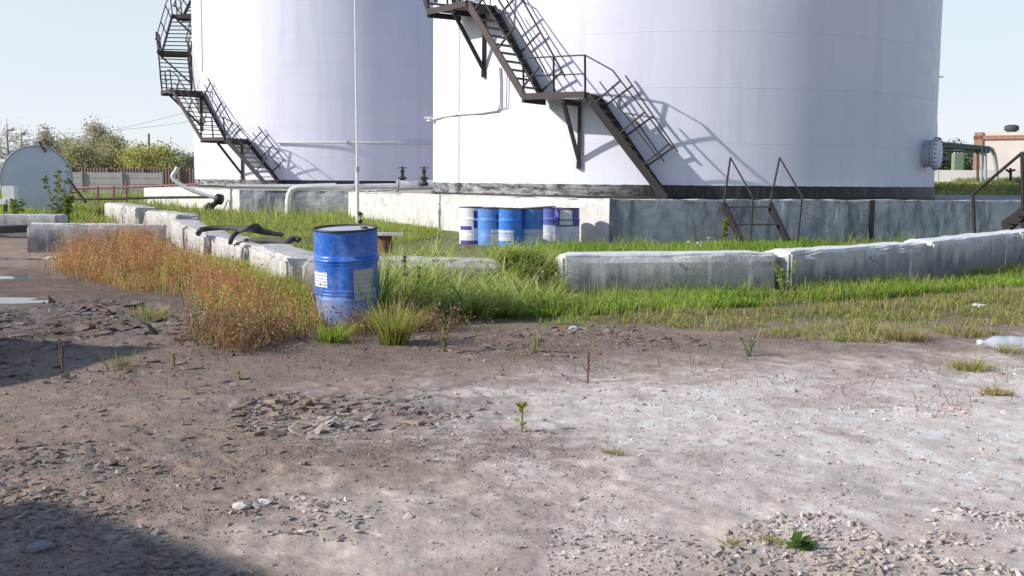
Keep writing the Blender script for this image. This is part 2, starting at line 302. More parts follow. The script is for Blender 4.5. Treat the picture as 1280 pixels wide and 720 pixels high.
def gz(x, y):
    x = np.asarray(x, float); y = np.asarray(y, float)
    near = 1-ss(y, 30, 60)
    z = .06*(fbm(x, y, .22, 3, 3)-.5)*near + .035*(fbm(x, y, .9, 4, 5)-.5)*near
    nn = 1-ss(np.hypot(x, y), 18, 30)
    z = z + nn*(.018*(fbm(x, y, 4.2, 3, 7)-.5) + .007*(fbm(x, y, 17, 3, 9)-.5))
    cm = crust_mask(x, y)
    plate = fbm(x+.1*fbm(x, y, 6, 2, 31), y*1.5, 2.7, 4, 21, .55); st = .5*ss(plate, .47, .50)+.35*ss(plate, .55, .57)+.3*ss(plate, .40, .42)
    z = z + nn*cm*(.022*(st-.6) + .008*(np.abs(fbm(x, y, 12, 3, 33)-.5)*2-.3))
    z = z + nn*rough_mask(x, y)*.016*(fbm(x, y, 7, 4, 41)-.45)
    ins = inpoly(x, y, BUND); zi = -.06-.19*ss(y, 15, 25)*ss(x, -6, 0)-.02
    z = np.where(ins, z+zi, z)
    z = z + .38*ss(-ell(x, y, .15, 12.75, .75, .6), -1, -.3) + .2*ss(-ell(x, y, -1.0, 13.1, 1.5, .5), -1, -.2)
    z = z + .03*ss(-ell(x, y, 4.5, 12.3, 4.2, 1.2, .4), -1, -.2)
    z = z + 1.45*ss(y-.25*x, 36, 46)*ss(x, 13, 19)*(1-ss(y, 900, 1500))
    for k_ in (4.75, 6.35): z = z - nn*.014*np.exp(-((y-k_-.10*x-.25*np.sin(x*.7))/.13)**2)*(.5+fbm(x, y, 1.3, 2, 81)) + nn*.007*np.exp(-((y-k_-.2-.10*x-.25*np.sin(x*.7))/.08)**2)
    for cx, cy, rx, ry, a in PUD:
        e = ell(x, y, cx, cy, rx*1.25, ry*1.25, a); z = np.where(e < 1.3, z*ss(e, .5, 1.3)-.030*(1-ss(e, .45, 1.2))+.045*(fbm(x, y*2, 1.9, 4, 87)-.52)*(1-ss(e, .8, 1.3)), z)
    return z
def g(x, y): return float(gz(np.array([x]), np.array([y]))[0])
def gcol(x, y):
    mud = np.array([.355, .27, .215]); mid = np.array([.62, .52, .45]); pale = np.array([.765, .675, .625]); dark = np.array([.235, .195, .17])
    n1 = fbm(x, y, .8, 4, 51); n2 = fbm(x, y, 3.1, 4, 53); n3 = fbm(x, y, 14, 3, 55)
    wv = (n1-.5)*1.2+(n2-.5)*.9+(n3-.5)*.5
    m1 = ss(-(y-.35*x)+wv*2.2, -6.6, -4.3)*ss(x+wv*.9, -1.9, -.2)
    p1 = ss(-ell(x, y, 2.3, 6.1, 2.6, 2.1, .25)+wv*.7, -1.5, -.2)
    p2 = ss(-ell(x, y, 5.5, 8.2, 3.5, 1.5, .3)+wv*.7, -1.4, -.2)*.75
    c = mud + (mid-mud)*m1[:, None]; c = c + (pale-c)*np.maximum(p1, p2)[:, None]
    d = ss(fbm(x, y, 1.7, 4, 61), .5, .7)*.45*(1-p1); c = c + (dark-c)*d[:, None]
    wet = np.maximum(ss(-ell(x, y, -5.6, 11.4, 4.4, 5.6)+wv*.3, -1.1, -.5)*.85, ss(-ell(x, y, -1.5, 8.6, 4.2, 1.6, .12)+wv*.5, -1.1, -.3)*.55); c = c + (np.array([.165, .128, .105])-c)*wet[:, None]
    cr = crust_mask(x, y)*ss(n2, .42, .6)*.65; c = c + (np.array([.22, .2, .19])-c)*cr[:, None]*.7
    red = ss(fbm(x, y, 2.3, 3, 71), .66, .75)*.35; c = c + (np.array([.34, .22, .2])-c)*red[:, None]
    lt = ss(n3*.6+n2*.4, .58, .74)*.3; c = c*(1+lt[:, None]*.5)
    c = c*(.80+.40*n3)[:, None]
    # grassy soil
    soil = np.array([.17, .16, .07]); far = np.array([.2, .24, .08]); ins = inpoly(x, y, BUND).astype(float)
    sand = np.array([.34, .30, .27]); sd = ss(-ell(x, y, -1.6, 18, 2.6, 4.5, -.2)+wv*.5, -1.1, -.5)
    gi = np.clip(ins*(.75+wv*.3), 0, 1); c = c + (soil-c)*gi[:, None]; c = c + (sand-c)*(sd*ins)[:, None]
    fr = ss(y, 24, 34); c = c + (far*(.6+.8*n1)[:, None]-c)*fr[:, None]
    bank = ss(x, 13, 18)*ss(y, 36, 42)*(1-ss(y, 46, 60))*ss(n1, .42, .6); c = c + (np.array([.4, .3, .27])-c)*bank[:, None]*.6
    st = ss(-np.abs(y-(10.9+.14*x)), -1.6, -.4)*ss(x, -2.6, -.6)*.8; c = c + (soil-c)*st[:, None]
    return np.clip(c, .01, .80)
def build_ground():
    r1 = np.exp(np.arange(math.log(1.2), math.log(45), .0052)); r2 = np.exp(np.arange(math.log(45.5), math.log(4500), .035)); r = np.concatenate([r1, r2])
    a1 = np.arange(-33, 33.01, .1); a2 = np.arange(36, 325, 3.0); a = np.radians(np.concatenate([a1, a2])); na = len(a); nr = len(r)
    A, R = np.meshgrid(a, r); x = (R*np.sin(A)).ravel(); y = (R*np.cos(A)).ravel(); z = gz(x, y)
    V = np.stack([x, y, z], 1); i = np.arange(nr-1)[:, None]; k = np.arange(na)[None, :]; k2 = (k+1) % na
    q = np.stack(np.broadcast_arrays(i*na+k, i*na+k2, (i+1)*na+k2, (i+1)*na+k), -1).reshape(-1, 4)[:, ::-1]
    cen = len(V); V = np.vstack([V, [[0, 0, 0]]]); kk = np.arange(na); tri = np.stack([kk, (kk+1) % na, np.full(na, cen)], 1)
    c = np.vstack([gcol(x, y), [[.2, .18, .17]]])
    m = N('yard_ground', .95, 0, .03); at = m.n('Attribute'); at.attribute_name = 'Col'
    f1 = m.noise(38, 8, .72); f2 = m.noise(160, 5, .7); f3 = m.noise(9, 6, .65)
    cc = m.mix(m.math('MULTIPLY', m.ramp(f1, .35, .7), .55), at.outputs['Color'], m.mix(1.0, at.outputs['Color'], (.66, .63, .61), 'MULTIPLY'))
    cc = m.mix(m.math('MULTIPLY', m.ramp(f2, .58, .72), .4), cc, m.mix(.5, at.outputs['Color'], (.70, .64, .60)))
    cc = m.mix(m.math('MULTIPLY', m.ramp(f3, .6, .75), .25), cc, m.mix(1, at.outputs['Color'], (1.5, 1.45, 1.42), 'MULTIPLY')); m.col(cc)
    v2 = m.n('TexVoronoi'); v2.inputs['Scale'].default_value = 75; m.L(m.tc.outputs['Object'], v2.inputs['Vector']); gr_ = m.math('LESS_THAN', v2.outputs['Distance'], .2); gs_ = m.math('MULTIPLY', gr_, m.ramp(m.noise(30, 3, .5), .5, .56))
    sc_ = m.n('SeparateColor'); m.L(v2.outputs['Color'], sc_.inputs[0]); cc = m.mix(m.math('MULTIPLY', gs_, .8), cc, m.mix(sc_.outputs[0], m.mix(1, at.outputs['Color'], (.3, .3, .31), 'MULTIPLY'), (.62, .58, .55))); m.col(cc)
    vo = m.n('TexVoronoi'); vo.inputs['Scale'].default_value = 55; m.L(m.tc.outputs['Object'], vo.inputs['Vector'])
    b1 = m.bump(m.noise(26, 10, .75), .5, .015); m.bump(m.math('ADD', f2, m.math('MULTIPLY', vo.outputs['Distance'], -.6)), .4, .006, b1)
    return tag(npmesh('ground', V, [q, tri], m.m, c, smooth=True), kind='structure')
ground = build_ground()
for i, (cx, cy, rx, ry, a) in enumerate(PUD):
    mb = MB(); n = 40; vs = []
    for k in range(n):
        t = 2*math.pi*k/n; e = 1.12+.3*(mnoise.noise(Vector((math.cos(t)*1.3, math.sin(t)*1.3, i*5.1)))); lx, ly = rx*e*math.cos(t), ry*e*math.sin(t)
        vs.append((cx+lx*math.cos(a)-ly*math.sin(a), cy+lx*math.sin(a)+ly*math.cos(a), -.016))
    mb.add(vs, [tuple(range(n))]); tag(mb.build('puddle', M['water']), kind='structure')
# ------------------------------------------------------------------ vegetation helpers
def blades(pos, h, wd, lean, bend, c0, c1, az=None, droop=0):
    n = len(pos); az = rng.uniform(0, 2*np.pi, n) if az is None else az
    dx, dy = np.cos(az), np.sin(az); s = np.array([0, .4, .75, 1.0]); wf = np.array([1, .85, .5, 0])
    V = np.zeros((n, 7, 3)); C = np.zeros((n, 7, 3)); k = 0
    tw = rng.uniform(0, 2*np.pi, n); sx, sy = np.cos(tw), np.sin(tw)
    for i in range(4):
        off = lean*h*s[i] + bend*h*s[i]**2.2; zz = h*(s[i]-.35*(bend**2+lean**2)*s[i]**2) - droop*h*s[i]**3*bend
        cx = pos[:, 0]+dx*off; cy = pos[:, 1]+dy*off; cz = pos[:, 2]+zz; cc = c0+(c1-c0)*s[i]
        for sg in ((-1, 1) if i < 3 else (0,)):
            V[:, k, 0] = cx+sg*sx*wd*wf[i]/2; V[:, k, 1] = cy+sg*sy*wd*wf[i]/2; V[:, k, 2] = cz; C[:, k] = cc; k += 1
    o = (np.arange(n)*7)[:, None]
    q = np.concatenate([o+np.array([[0, 1, 3, 2]]), o+np.array([[2, 3, 5, 4]])]); t = o+np.array([[4, 5, 6]])
    return V.reshape(-1, 3), [q, t], C.reshape(-1, 3)
def leaves(pos, size, c, flat=.5, aspect=.55):
    n = len(pos); d = rng.normal(size=(n, 3)); d[:, 2] *= flat; d /= np.linalg.norm(d, axis=1)[:, None]+1e-9
    e = rng.normal(size=(n, 3)); e -= d*(e*d).sum(1)[:, None]; e /= np.linalg.norm(e, axis=1)[:, None]+1e-9
    s = np.asarray(size).reshape(-1, 1)*np.ones((n, 1)); V = np.stack([pos, pos+d*s*.5+e*s*aspect/2, pos+d*s, pos+d*s*.5-e*s*aspect/2], 1)
    return V.reshape(-1, 3), [(np.arange(n)*4)[:, None]+np.array([[0, 1, 2, 3]])], np.repeat(c, 4, 0)
def join(parts):
    V = []; Q = {}; C = []; o = 0
    for v, fs, c in parts:
        V.append(v); C.append(c)
        for f in fs: Q.setdefault(f.shape[1], []).append(f+o)
        o += len(v)
    return np.vstack(V), [np.concatenate(q) for q in Q.values()], np.vstack(C)
def tints(n, cols, wts=None, jit=.18):
    cols = np.array(cols); i = rng.choice(len(cols), n, p=None if wts is None else np.array(wts)/sum(wts)); return np.clip(cols[i]*rng.uniform(1-jit, 1+jit, (n, 1)), .005, .9)
def pxpoly(pts, z=0): return [tuple(P(a, b, z)[:2]) for a, b in pts]
def scatter(poly, n, clump=.0, seed=0, cf=1.3, avoid=()):
    pl = np.array(poly); lo, hi = pl.min(0), pl.max(0); out = np.zeros((0, 2))
    for _ in range(60):
        q = rng.uniform(lo, hi, (n*2, 2)); k = inpoly(q[:, 0], q[:, 1], poly)
        if clump: k &= rng.uniform(0, 1, len(q)) < np.clip((fbm(q[:, 0], q[:, 1], cf, 3, 91+seed)-.5)*clump*4+.55, 0.02, 1)
        for cx, cy, r_ in avoid: k &= np.hypot(q[:, 0]-cx, q[:, 1]-cy) > r_
        out = np.vstack([out, q[k]])
        if len(out) >= n: break
    out = out[:n]; return np.column_stack([out, gz(out[:, 0], out[:, 1])])
DRUM = D(436, 400, 10.0)
GREEN = [(.20, .34, .045), (.28, .43, .06), (.16, .28, .04), (.36, .44, .10)]; LUSH = [(.25, .42, .05), (.32, .49, .065), (.2, .35, .045), (.39, .48, .10)]
DRY = [(.48, .39, .19), (.42, .36, .15), (.34, .33, .11), (.55, .46, .28)]; YEL = [(.44, .47, .10), (.50, .49, .13), (.36, .44, .08)]
RED = [(.58, .22, .10), (.66, .32, .17), (.46, .24, .09), (.70, .42, .26), (.50, .43, .13), (.62, .27, .15)]
def grassfield(name, poly, n, hgt, wd, cols, wts=None, clump=.5, seed=0, tip=1.1, lean=.35, bend=.5, cf=1.3, hvar=.5, avoid=()):
    p = scatter(poly, n, clump, seed, cf, avoid); n = len(p); hh = fbm(p[:, 0], p[:, 1], 1.1, 3, 77+seed); h = hgt*(1-hvar+2*hvar*hh)*rng.uniform(.55, 1.2, n)
    c = tints(n, cols, wts); v = fbm(p[:, 0], p[:, 1], .9, 3, 97+seed)[:, None]; c = c*(.7+.6*v)
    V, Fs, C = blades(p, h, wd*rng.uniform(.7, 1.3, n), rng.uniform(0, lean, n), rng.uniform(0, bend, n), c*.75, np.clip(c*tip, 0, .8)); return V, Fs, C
def stuff(name, parts, mat=None): return tag(_st(name, parts, mat), kind='stuff')
def _st(name, parts, mat):
    V, Fs, C = join(parts); return npmesh(name, V, Fs, mat or M['grass'], C)
av = [(DRUM.x, DRUM.y, .32)]
strip = pxpoly([(560, 398), (640, 396), (720, 396), (800, 394), (900, 388), (1000, 384), (1100, 378), (1200, 368), (1330, 355), (1330, 318), (1170, 342), (1060, 352), (985, 358), (900, 366), (700, 366), (600, 362)])
vl = scatter(strip, 11000, .8, 41, 2.2); vl[:, 2] += rng.uniform(.01, .09, len(vl)); vc = tints(len(vl), LUSH+GREEN[:2])*.85
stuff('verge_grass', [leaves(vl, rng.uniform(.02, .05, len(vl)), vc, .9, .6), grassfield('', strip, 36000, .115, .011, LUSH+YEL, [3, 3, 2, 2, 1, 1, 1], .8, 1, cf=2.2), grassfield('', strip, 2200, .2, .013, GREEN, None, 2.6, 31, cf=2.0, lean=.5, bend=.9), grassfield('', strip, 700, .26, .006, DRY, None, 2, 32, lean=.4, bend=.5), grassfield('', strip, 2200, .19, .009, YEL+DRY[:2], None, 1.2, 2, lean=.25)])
dry = pxpoly([(640, 408), (800, 405), (960, 425), (1100, 428), (1250, 420), (1330, 392), (1330, 360), (1200, 370), (1000, 388), (850, 390), (700, 398)])
stuff('dry_grass', [grassfield('', dry, 5200, .08, .009, DRY+DRY+YEL[:1], None, 3.4, 3, lean=.6, bend=.7, cf=3.2), grassfield('', dry, 1300, .14, .008, YEL+DRY, None, 3.6, 4, cf=2.2), grassfield('', dry, 2200, .05, .012, LUSH+YEL, None, 3, 44, cf=2.4)])
stuff('dead_stems', [grassfield('', pxpoly([(430, 425), (640, 408), (1000, 425), (1300, 440), (1300, 520), (900, 480), (640, 470), (430, 450)]), 520, .10, .005, [(.36, .26, .16), (.42, .34, .2), (.3, .2, .14), (.34, .36, .12)], None, 2.4, 51, lean=.9, bend=.6, cf=1.6, hvar=.8),
    grassfield('', pxpoly([(0, 440), (250, 430), (400, 440), (420, 480), (100, 500), (0, 480)]), 160, .09, .005, [(.36, .26, .16), (.3, .2, .14), (.34, .34, .12)], None, 2.4, 52, lean=.9, bend=.6, cf=1.6, hvar=.8)])
tall = pxpoly([(470, 396), (560, 402), (650, 399), (705, 396), (705, 362), (600, 352), (485, 360)])
tp = scatter(tall, 190, 0, 5, avoid=av); idx = rng.integers(0, len(tp), 11000); tq = tp[idx].copy(); tq[:, :2] += rng.normal(0, .05, (11000, 2)); tq[:, 2] = gz(tq[:, 0], tq[:, 1])
tc_ = tints(11000, [(.44, .54, .12), (.58, .58, .16), (.36, .50, .10), (.64, .58, .32), (.30, .43, .10)]); th = (rng.uniform(.28, .68, len(tp))*np.clip(1.12-.32*(tp[:, 0]+1.2), .6, 1.1))[idx]*rng.uniform(.5, 1.1, 11000)
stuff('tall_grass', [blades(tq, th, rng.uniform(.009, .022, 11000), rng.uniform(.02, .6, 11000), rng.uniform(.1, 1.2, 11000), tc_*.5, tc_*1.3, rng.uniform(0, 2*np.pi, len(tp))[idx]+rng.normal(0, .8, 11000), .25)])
mound = pxpoly([(600, 350), (710, 352), (712, 330), (690, 316), (640, 318), (600, 330)], .2)
stuff('mound_grass', [grassfield('', mound, 3800, .22, .011, [(.19, .32, .07), (.26, .40, .08), (.38, .44, .15), (.5, .48, .3)], None, .4, 6, lean=.6, bend=1.0)])
def weeds(poly, n, hgt, cols, seed, avoid=()):
    p = scatter(poly, n, 2.2, seed, 1.7, avoid); n = len(p); h = hgt*(.1+1.7*fbm(p[:, 0], p[:, 1], 1.1, 3, seed)**1.3)*rng.uniform(.4, 1.55, n); c = tints(n, cols, None, .3); out = []
    p[:, :2] += rng.normal(0, .12, (n, 2)); p[:, 2] = gz(p[:, 0], p[:, 1]); az = rng.uniform(0, 6.28, n); ln = rng.uniform(0, .25, n); out.append(blades(p, h, np.full(n, .007), ln, rng.uniform(0, .35, n), c*.6, c*1.05, az))
    for k in range(6):
        t = rng.uniform(.3, 1.02, n); q = p.copy(); q[:, 0] += np.cos(az)*ln*h*t; q[:, 1] += np.sin(az)*ln*h*t; q[:, 2] += h*t*.95; q += rng.normal(0, .018, q.shape)
        out.append(leaves(q, rng.uniform(.014, .038, n), np.clip(c*rng.uniform(.7, 1.35, (n, 1)), 0, .8), 1.2, .5))
    return out
rp = pxpoly([(70, 338), (95, 322), (190, 312), (232, 328), (272, 350), (300, 374), (330, 396), (318, 412), (290, 412), (268, 392), (240, 378), (160, 368), (110, 352)])
rpn = pxpoly([(285, 372), (330, 380), (392, 398), (408, 416), (345, 430), (275, 436), (262, 410)])
stuff('red_weeds', weeds(rp, 2500, .40, RED, 8, av)+weeds(rp, 900, .36, YEL+RED[4:], 28, av)+weeds(rpn, 300, .34, RED, 35, av)+weeds(rpn, 260, .30, YEL, 36, av)+[grassfield('', rpn, 800, .22, .008, YEL+RED, None, 2.2, 37, avoid=av, cf=1.8)] + [grassfield('', rp, 3400, .22, .008, RED+YEL, None, 1.8, 9, avoid=av, cf=1.5)])
rp2 = pxpoly([(235, 425), (300, 445), (340, 432), (410, 424), (500, 418), (590, 410), (560, 398), (400, 405), (300, 410)])
stuff('brown_weeds', weeds(rp2, 1300, .30, [(.36, .19, .12), (.42, .27, .16), (.36, .30, .1), (.26, .14, .09)], 12, av))
yp = pxpoly([(250, 338), (290, 340), (330, 358), (372, 362), (390, 395), (320, 380)])
stuff('yellow_grass', [grassfield('', yp, 3600, .26, .010, YEL+[(.33, .34, .05)], None, .3, 10, lean=.4)])
lp = [tuple(P(a, b, -.05)[:2]) for a, b in [(205, 268), (250, 306), (300, 318), (345, 322), (430, 322), (475, 302), (555, 288), (545, 281), (440, 270), (300, 262), (215, 254)]]
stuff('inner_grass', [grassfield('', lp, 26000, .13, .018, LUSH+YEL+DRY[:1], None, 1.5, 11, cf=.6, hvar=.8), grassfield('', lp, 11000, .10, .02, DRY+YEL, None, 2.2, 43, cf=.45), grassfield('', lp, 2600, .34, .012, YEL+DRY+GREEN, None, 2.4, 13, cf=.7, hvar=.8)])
ip = [(-.6, 13.0), (.8, 12.9), (3.3, 13.4), (5.6, 15.1), (8.0, 17.2), (14.5, 24), (14.5, 30.5), (2.6, 26.6), (1.2, 27.3), (.4, 24.5), (-.2, 20), (-.8, 13.8)]
ip2 = [(.0, 13.0), (.8, 12.9), (3.3, 13.4), (3.3, 16.5), (-.1, 16.5)]
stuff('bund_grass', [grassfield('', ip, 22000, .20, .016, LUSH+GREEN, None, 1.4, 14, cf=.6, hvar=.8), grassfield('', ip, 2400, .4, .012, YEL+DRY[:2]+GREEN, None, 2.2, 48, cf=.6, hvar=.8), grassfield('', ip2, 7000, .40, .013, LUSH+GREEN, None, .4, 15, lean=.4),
    grassfield('', [(-.6, 22.8), (4, 25.5), (7.5, 27.6), (9, 25), (3, 20.5), (0, 19.5)], 4000, .17, .018, LUSH, None, .5, 16)])
far_l = [(-40, 78), (-13, 78), (-12.5, 44), (-9.8, 40), (-6, 40), (-4.5, 37), (-8, 28), (-14, 34), (-24, 42)]
stuff('far_grass', [grassfield('', far_l, 24000, .22, .04, LUSH+YEL+DRY[:2], None, 1.5, 17, cf=.25, hvar=.85), grassfield('', far_l, 5000, .5, .03, YEL+DRY+GREEN, None, 2.4, 47, cf=.3, hvar=.8), grassfield('', [(-30, 27), (-11.5, 27), (-9, 24.5), (-13, 23.5), (-14, 31), (-10.5, 29.5), (-14, 36), (-24, 44)], 11000, .3, .03, YEL+LUSH, None, .6, 18, cf=.3),
    grassfield('', [(15.5, 41), (32, 46), (36, 62), (16, 58), (14.5, 46)], 11000, .26, .05, YEL+DRY+DRY+LUSH[:2], None, 2.0, 19, cf=.25)])
# ------------------------------------------------------------------ stones
def stones(pos, size, cols, flat=.6):
    iv = np.array([(1, .15, .1), (-.1, 1, -.1), (-1, -.1, .15), (.1, -1, .05), (.25, .1, .9), (-.1, -.2, -.8), (.75, .7, .45), (-.65, .55, .5)])
    fi = np.array([(0, 6, 4), (6, 1, 7), (6, 7, 4), (7, 2, 4), (2, 3, 4), (3, 0, 4), (6, 0, 1), (7, 1, 2), (1, 0, 5), (2, 1, 5), (3, 2, 5), (0, 3, 5)])
    n = len(pos); V = iv[None]*rng.uniform(.55, 1.25, (n, 8, 3)); a = rng.uniform(0, 6.28, n); sx = rng.uniform(.7, 1.5, n); sy = rng.uniform(.6, 1.0, n); sz = flat*rng.uniform(.6, 1.3, n)
    X = V[:, :, 0]*sx[:, None]; Y = V[:, :, 1]*sy[:, None]; Z = V[:, :, 2]*sz[:, None]; tl = rng.normal(0, .35, n)[:, None]; Z = Z+X*tl
    c, s_ = np.cos(a)[:, None], np.sin(a)[:, None]; s = size[:, None]/2
    W = np.stack([pos[:, 0, None]+(X*c-Y*s_)*s, pos[:, 1, None]+(X*s_+Y*c)*s, pos[:, 2, None]+Z*s+s*flat*.25], -1)
    return W.reshape(-1, 3), [((np.arange(n)*8)[:, None, None]+fi[None]).reshape(-1, 3)], np.repeat(cols, 8, 0)
SC = [(.36, .30, .26), (.24, .20, .17), (.46, .40, .36), (.15, .125, .11), (.38, .28, .24), (.55, .50, .47)]
def st_field(poly, n, lo, hi, cols=SC, wts=None, clump=.8, seed=0, flat=.6, pw=2.5, cf=1.3):
    p = scatter(poly, n, clump, 30+seed, cf); n = len(p); s = lo+(hi-lo)*rng.uniform(0, 1, n)**pw; c = tints(n, cols, wts)
    b = gcol(p[:, 0], p[:, 1]); c = c*.30+b*rng.uniform(.28, .8, (n, 1)); return stones(p, s, c, flat)
Y1 = pxpoly([(-60, 760), (1340, 760), (1340, 440), (900, 420), (400, 425), (-60, 400)])
stuff('gravel', [st_field(Y1, 15000, .004, .013, seed=71, pw=1.5, clump=1.2, flat=.8), st_field(pxpoly([(-60, 760), (900, 760), (700, 560), (640, 480), (-60, 470)]), 7000, .004, .014, SC[:4], seed=72, pw=1.5, clump=1.8, flat=.8), st_field(Y1, 14000, .004, .026, seed=1, pw=4), st_field(Y1, 1300, .01, .05, seed=2, clump=2, pw=3),
    st_field(pxpoly([(-60, 640), (120, 590), (330, 600), (470, 640), (420, 680), (300, 672), (150, 700), (-60, 720)]), 1100, .006, .045, SC+[(.6, .56, .53)], seed=3, flat=.45, clump=2.6, cf=3),
    st_field(pxpoly([(870, 680), (960, 650), (1100, 640), (1340, 600), (1340, 760), (900, 760)]), 2400, .006, .04, SC+[(.42, .3, .27)], seed=4, clump=2.2, cf=2.6),
    st_field(pxpoly([(-60, 660), (180, 660), (330, 720), (300, 770), (-60, 770)]), 700, .006, .05, seed=5, flat=.45, clump=2.4, cf=3),
    st_field(pxpoly([(680, 660), (870, 670), (900, 760), (690, 760)]), 600, .006, .03, seed=6),
    st_field(pxpoly([(1140, 505), (1205, 503), (1215, 518), (1150, 522)]), 160, .008, .035, [(.55, .22, .16), (.48, .2, .15), (.6, .34, .28)], seed=61, clump=.3), st_field(pxpoly([(585, 600), (660, 590), (670, 620), (600, 625)]), 60, .005, .02, [(.55, .22, .2)], seed=62), st_field(pxpoly([(1085, 508), (1125, 506), (1128, 514), (1090, 515)]), 40, .015, .05, [(.75, .74, .73)], seed=63, flat=.3),
    st_field(pxpoly([(640, 418), (800, 412), (900, 430), (760, 440), (640, 432)]), 260, .01, .05, seed=7)], M['stone'])
AS = [(.2, .18, .17), (.3, .27, .25), (.14, .13, .12), (.42, .39, .37)]
stuff('broken_asphalt', [st_field(pxpoly([(285, 515), (330, 497), (450, 492), (590, 508), (560, 528), (420, 542), (300, 540)]), 420, .015, .10, AS, None, 1.6, 8, .2, 2, 3),
    st_field(pxpoly([(-60, 470), (-60, 390), (120, 375), (270, 395), (300, 430), (220, 470), (100, 480)]), 520, .02, .14, AS, None, 1.8, 9, .18, 2.2, 1.2),
    st_field(pxpoly([(-60, 640), (-60, 575), (120, 570), (170, 590), (110, 640)]), 300, .012, .08, AS, None, 1.6, 10, .22, 2, 3)], M['stone'])
def flakes(poly, n, lo, hi, cols, clump, seed, cf, pw=1.6):
    p = scatter(poly, n, clump, 30+seed, cf); n = len(p); K = 6; s = lo+(hi-lo)*rng.uniform(0, 1, n)**pw; b = gcol(p[:, 0], p[:, 1]); c = tints(n, cols)*.3+b*rng.uniform(.4, .8, (n, 1))
    a = np.sort(rng.uniform(0, 2*np.pi, (n, K)), 1)*.35+np.linspace(0, 2*np.pi, K, endpoint=False)[None]*.8; rr = s[:, None]/2*rng.uniform(.35, 1.2, (n, K)); st = rng.uniform(.45, 1, n)[:, None]; ro = rng.normal(0, .5, n)[:, None]
    X0, Y0 = rr*np.cos(a)*1.25, rr*np.sin(a)*st; X = X0*np.cos(ro)-Y0*np.sin(ro); Y = X0*np.sin(ro)+Y0*np.cos(ro); th = (.005+.07*s*rng.uniform(.4, 1.3, n))[:, None]; tx, ty = rng.normal(0, .14, (n, 1)), rng.normal(.05, .14, (n, 1))
    Zt = p[:, 2, None]+th*.9+X*tx+Y*ty; V = np.concatenate([np.stack([p[:, 0, None]+X, p[:, 1, None]+Y, Zt-th*1.6], -1), np.stack([p[:, 0, None]+X*.94, p[:, 1, None]+Y*.94, Zt+rng.uniform(-.12, .12, (n, K))*th], -1)], 1)
    o = (np.arange(n)*2*K)[:, None, None]; k = np.arange(K); side = np.stack([k, (k+1) % K, (k+1) % K+K, k+K], 1)[None]+o; top = (np.arange(n)*2*K)[:, None]+(k+K)[None]
    C = np.repeat(c[:, None], 2*K, 1); C[:, :K] *= .7; return V.reshape(-1, 3), [side.reshape(-1, 4), top], C.reshape(-1, 3)
FL = [(.25, .19, .15), (.33, .26, .21), (.17, .135, .115)]
stuff('asphalt_flakes', [flakes(pxpoly([(270, 518), (330, 496), (450, 490), (600, 506), (580, 528), (470, 540), (300, 546)]), 620, .01, .12, FL, 2.8, 21, 3.2, 3.2), flakes(pxpoly([(-60, 480), (-60, 385), (120, 372), (280, 395), (300, 440), (220, 470), (100, 482)]), 640, .015, .17, FL, 2.8, 22, 1.6, 3),
    flakes(pxpoly([(-60, 660), (-60, 560), (150, 560), (230, 600), (150, 650)]), 260, .008, .07, FL, 3, 23, 2.5), flakes(pxpoly([(60, 520), (300, 470), (640, 480), (640, 520), (300, 600), (60, 600)]), 160, .012, .08, FL, 2.5, 24, 2), flakes(pxpoly([(520, 415), (800, 405), (900, 430), (700, 450), (520, 440)]), 260, .02, .12, FL, 2, 25, 2),
    flakes(pxpoly([(-60, 770), (-60, 680), (200, 680), (330, 730), (300, 770)]), 260, .012, .075, FL, 2.4, 26, 2.5)], M['stone'])
def big_stone(px, py, s, c, label, name='stone', z=.0):
    p = P(px, py, z); n_ = 60; r0 = bmesh.new(); bmesh.ops.create_icosphere(r0, subdivisions=2 if name == 'stone' else 1, radius=s/2)
    o0 = Vector((px, py, 1))
    for v in r0.verts: v.co *= 1+.5*mnoise.noise(v.co*2.2/s+o0); v.co.z *= .45; v.co.x *= 1.2; v.co *= 1+.25*mnoise.noise(v.co*6/s+o0)
    for f in r0.faces: f.smooth = False
    me = bpy.data.meshes.new(name); r0.to_mesh(me); r0.free(); me.materials.append(plain('stone_face', c, .95, scale=30, bump=.5)); o = bpy.data.objects.new(name, me); COL.objects.link(o)
    o.location = (p.x, p.y, g(p.x, p.y)+s*.12); o.rotation_euler = (0, 0, px); return tag(o, label, 'stone')
big_stone(717, 411, .09, (.6, .6, .6), 'pale round stone at the muddy edge of the verge grass')
big_stone(48, 691, .08, (.3, .3, .31), 'grey stone in the shadow at the bottom left corner')
big_stone(62, 324, .16, (.66, .62, .58), 'white lump of concrete on the mud before the grey block')
for px_, py_, s_, t_ in ((302, 638, .075, 'flat white concrete fragment, largest in the bottom left rubble'), (330, 632, .06, 'white concrete chip just right of the largest fragment in the rubble')):
    o = big_stone(px_, py_, s_, (.72, .66, .60), t_, 'concrete_fragment')
# ------------------------------------------------------------------ tanks
R_T = 8.4
C1 = Vector((5.64, 37.75, .88)); C2 = Vector((-9.23, 61.3, .88))
def make_tank(c, label):
    t = thing('storage_tank', label, 'tank', c)
    prof = [(R_T, z) for z in (0, .36, 1.5, 3, 4.5, 6, 7.5, 9, 10.5, 12)]
    MB().lathe(prof, 160).build('shell', M['tank'], t)
    MB().lathe([(R_T+.06, 0), (R_T+.06, .05), (R_T-.02, .05)], 160).build('base_flange', M['steel_dark'], t)
    MB().lathe([(R_T+.08, 11.98), (R_T+.08, 12.1), (R_T*.5, 12.7), (.05, 13.1)], 96).build('roof', M['white_pipe'], t)
    return t
T1 = make_tank(C1, 'nearer large white storage tank filling the upper right of the view'); T2 = make_tank(C2, 'farther large white storage tank at upper left, partly hidden by the nearer tank')
def polar(c, r, a, z): return Vector((c.x+r*math.sin(a), c.y-r*math.cos(a), z))
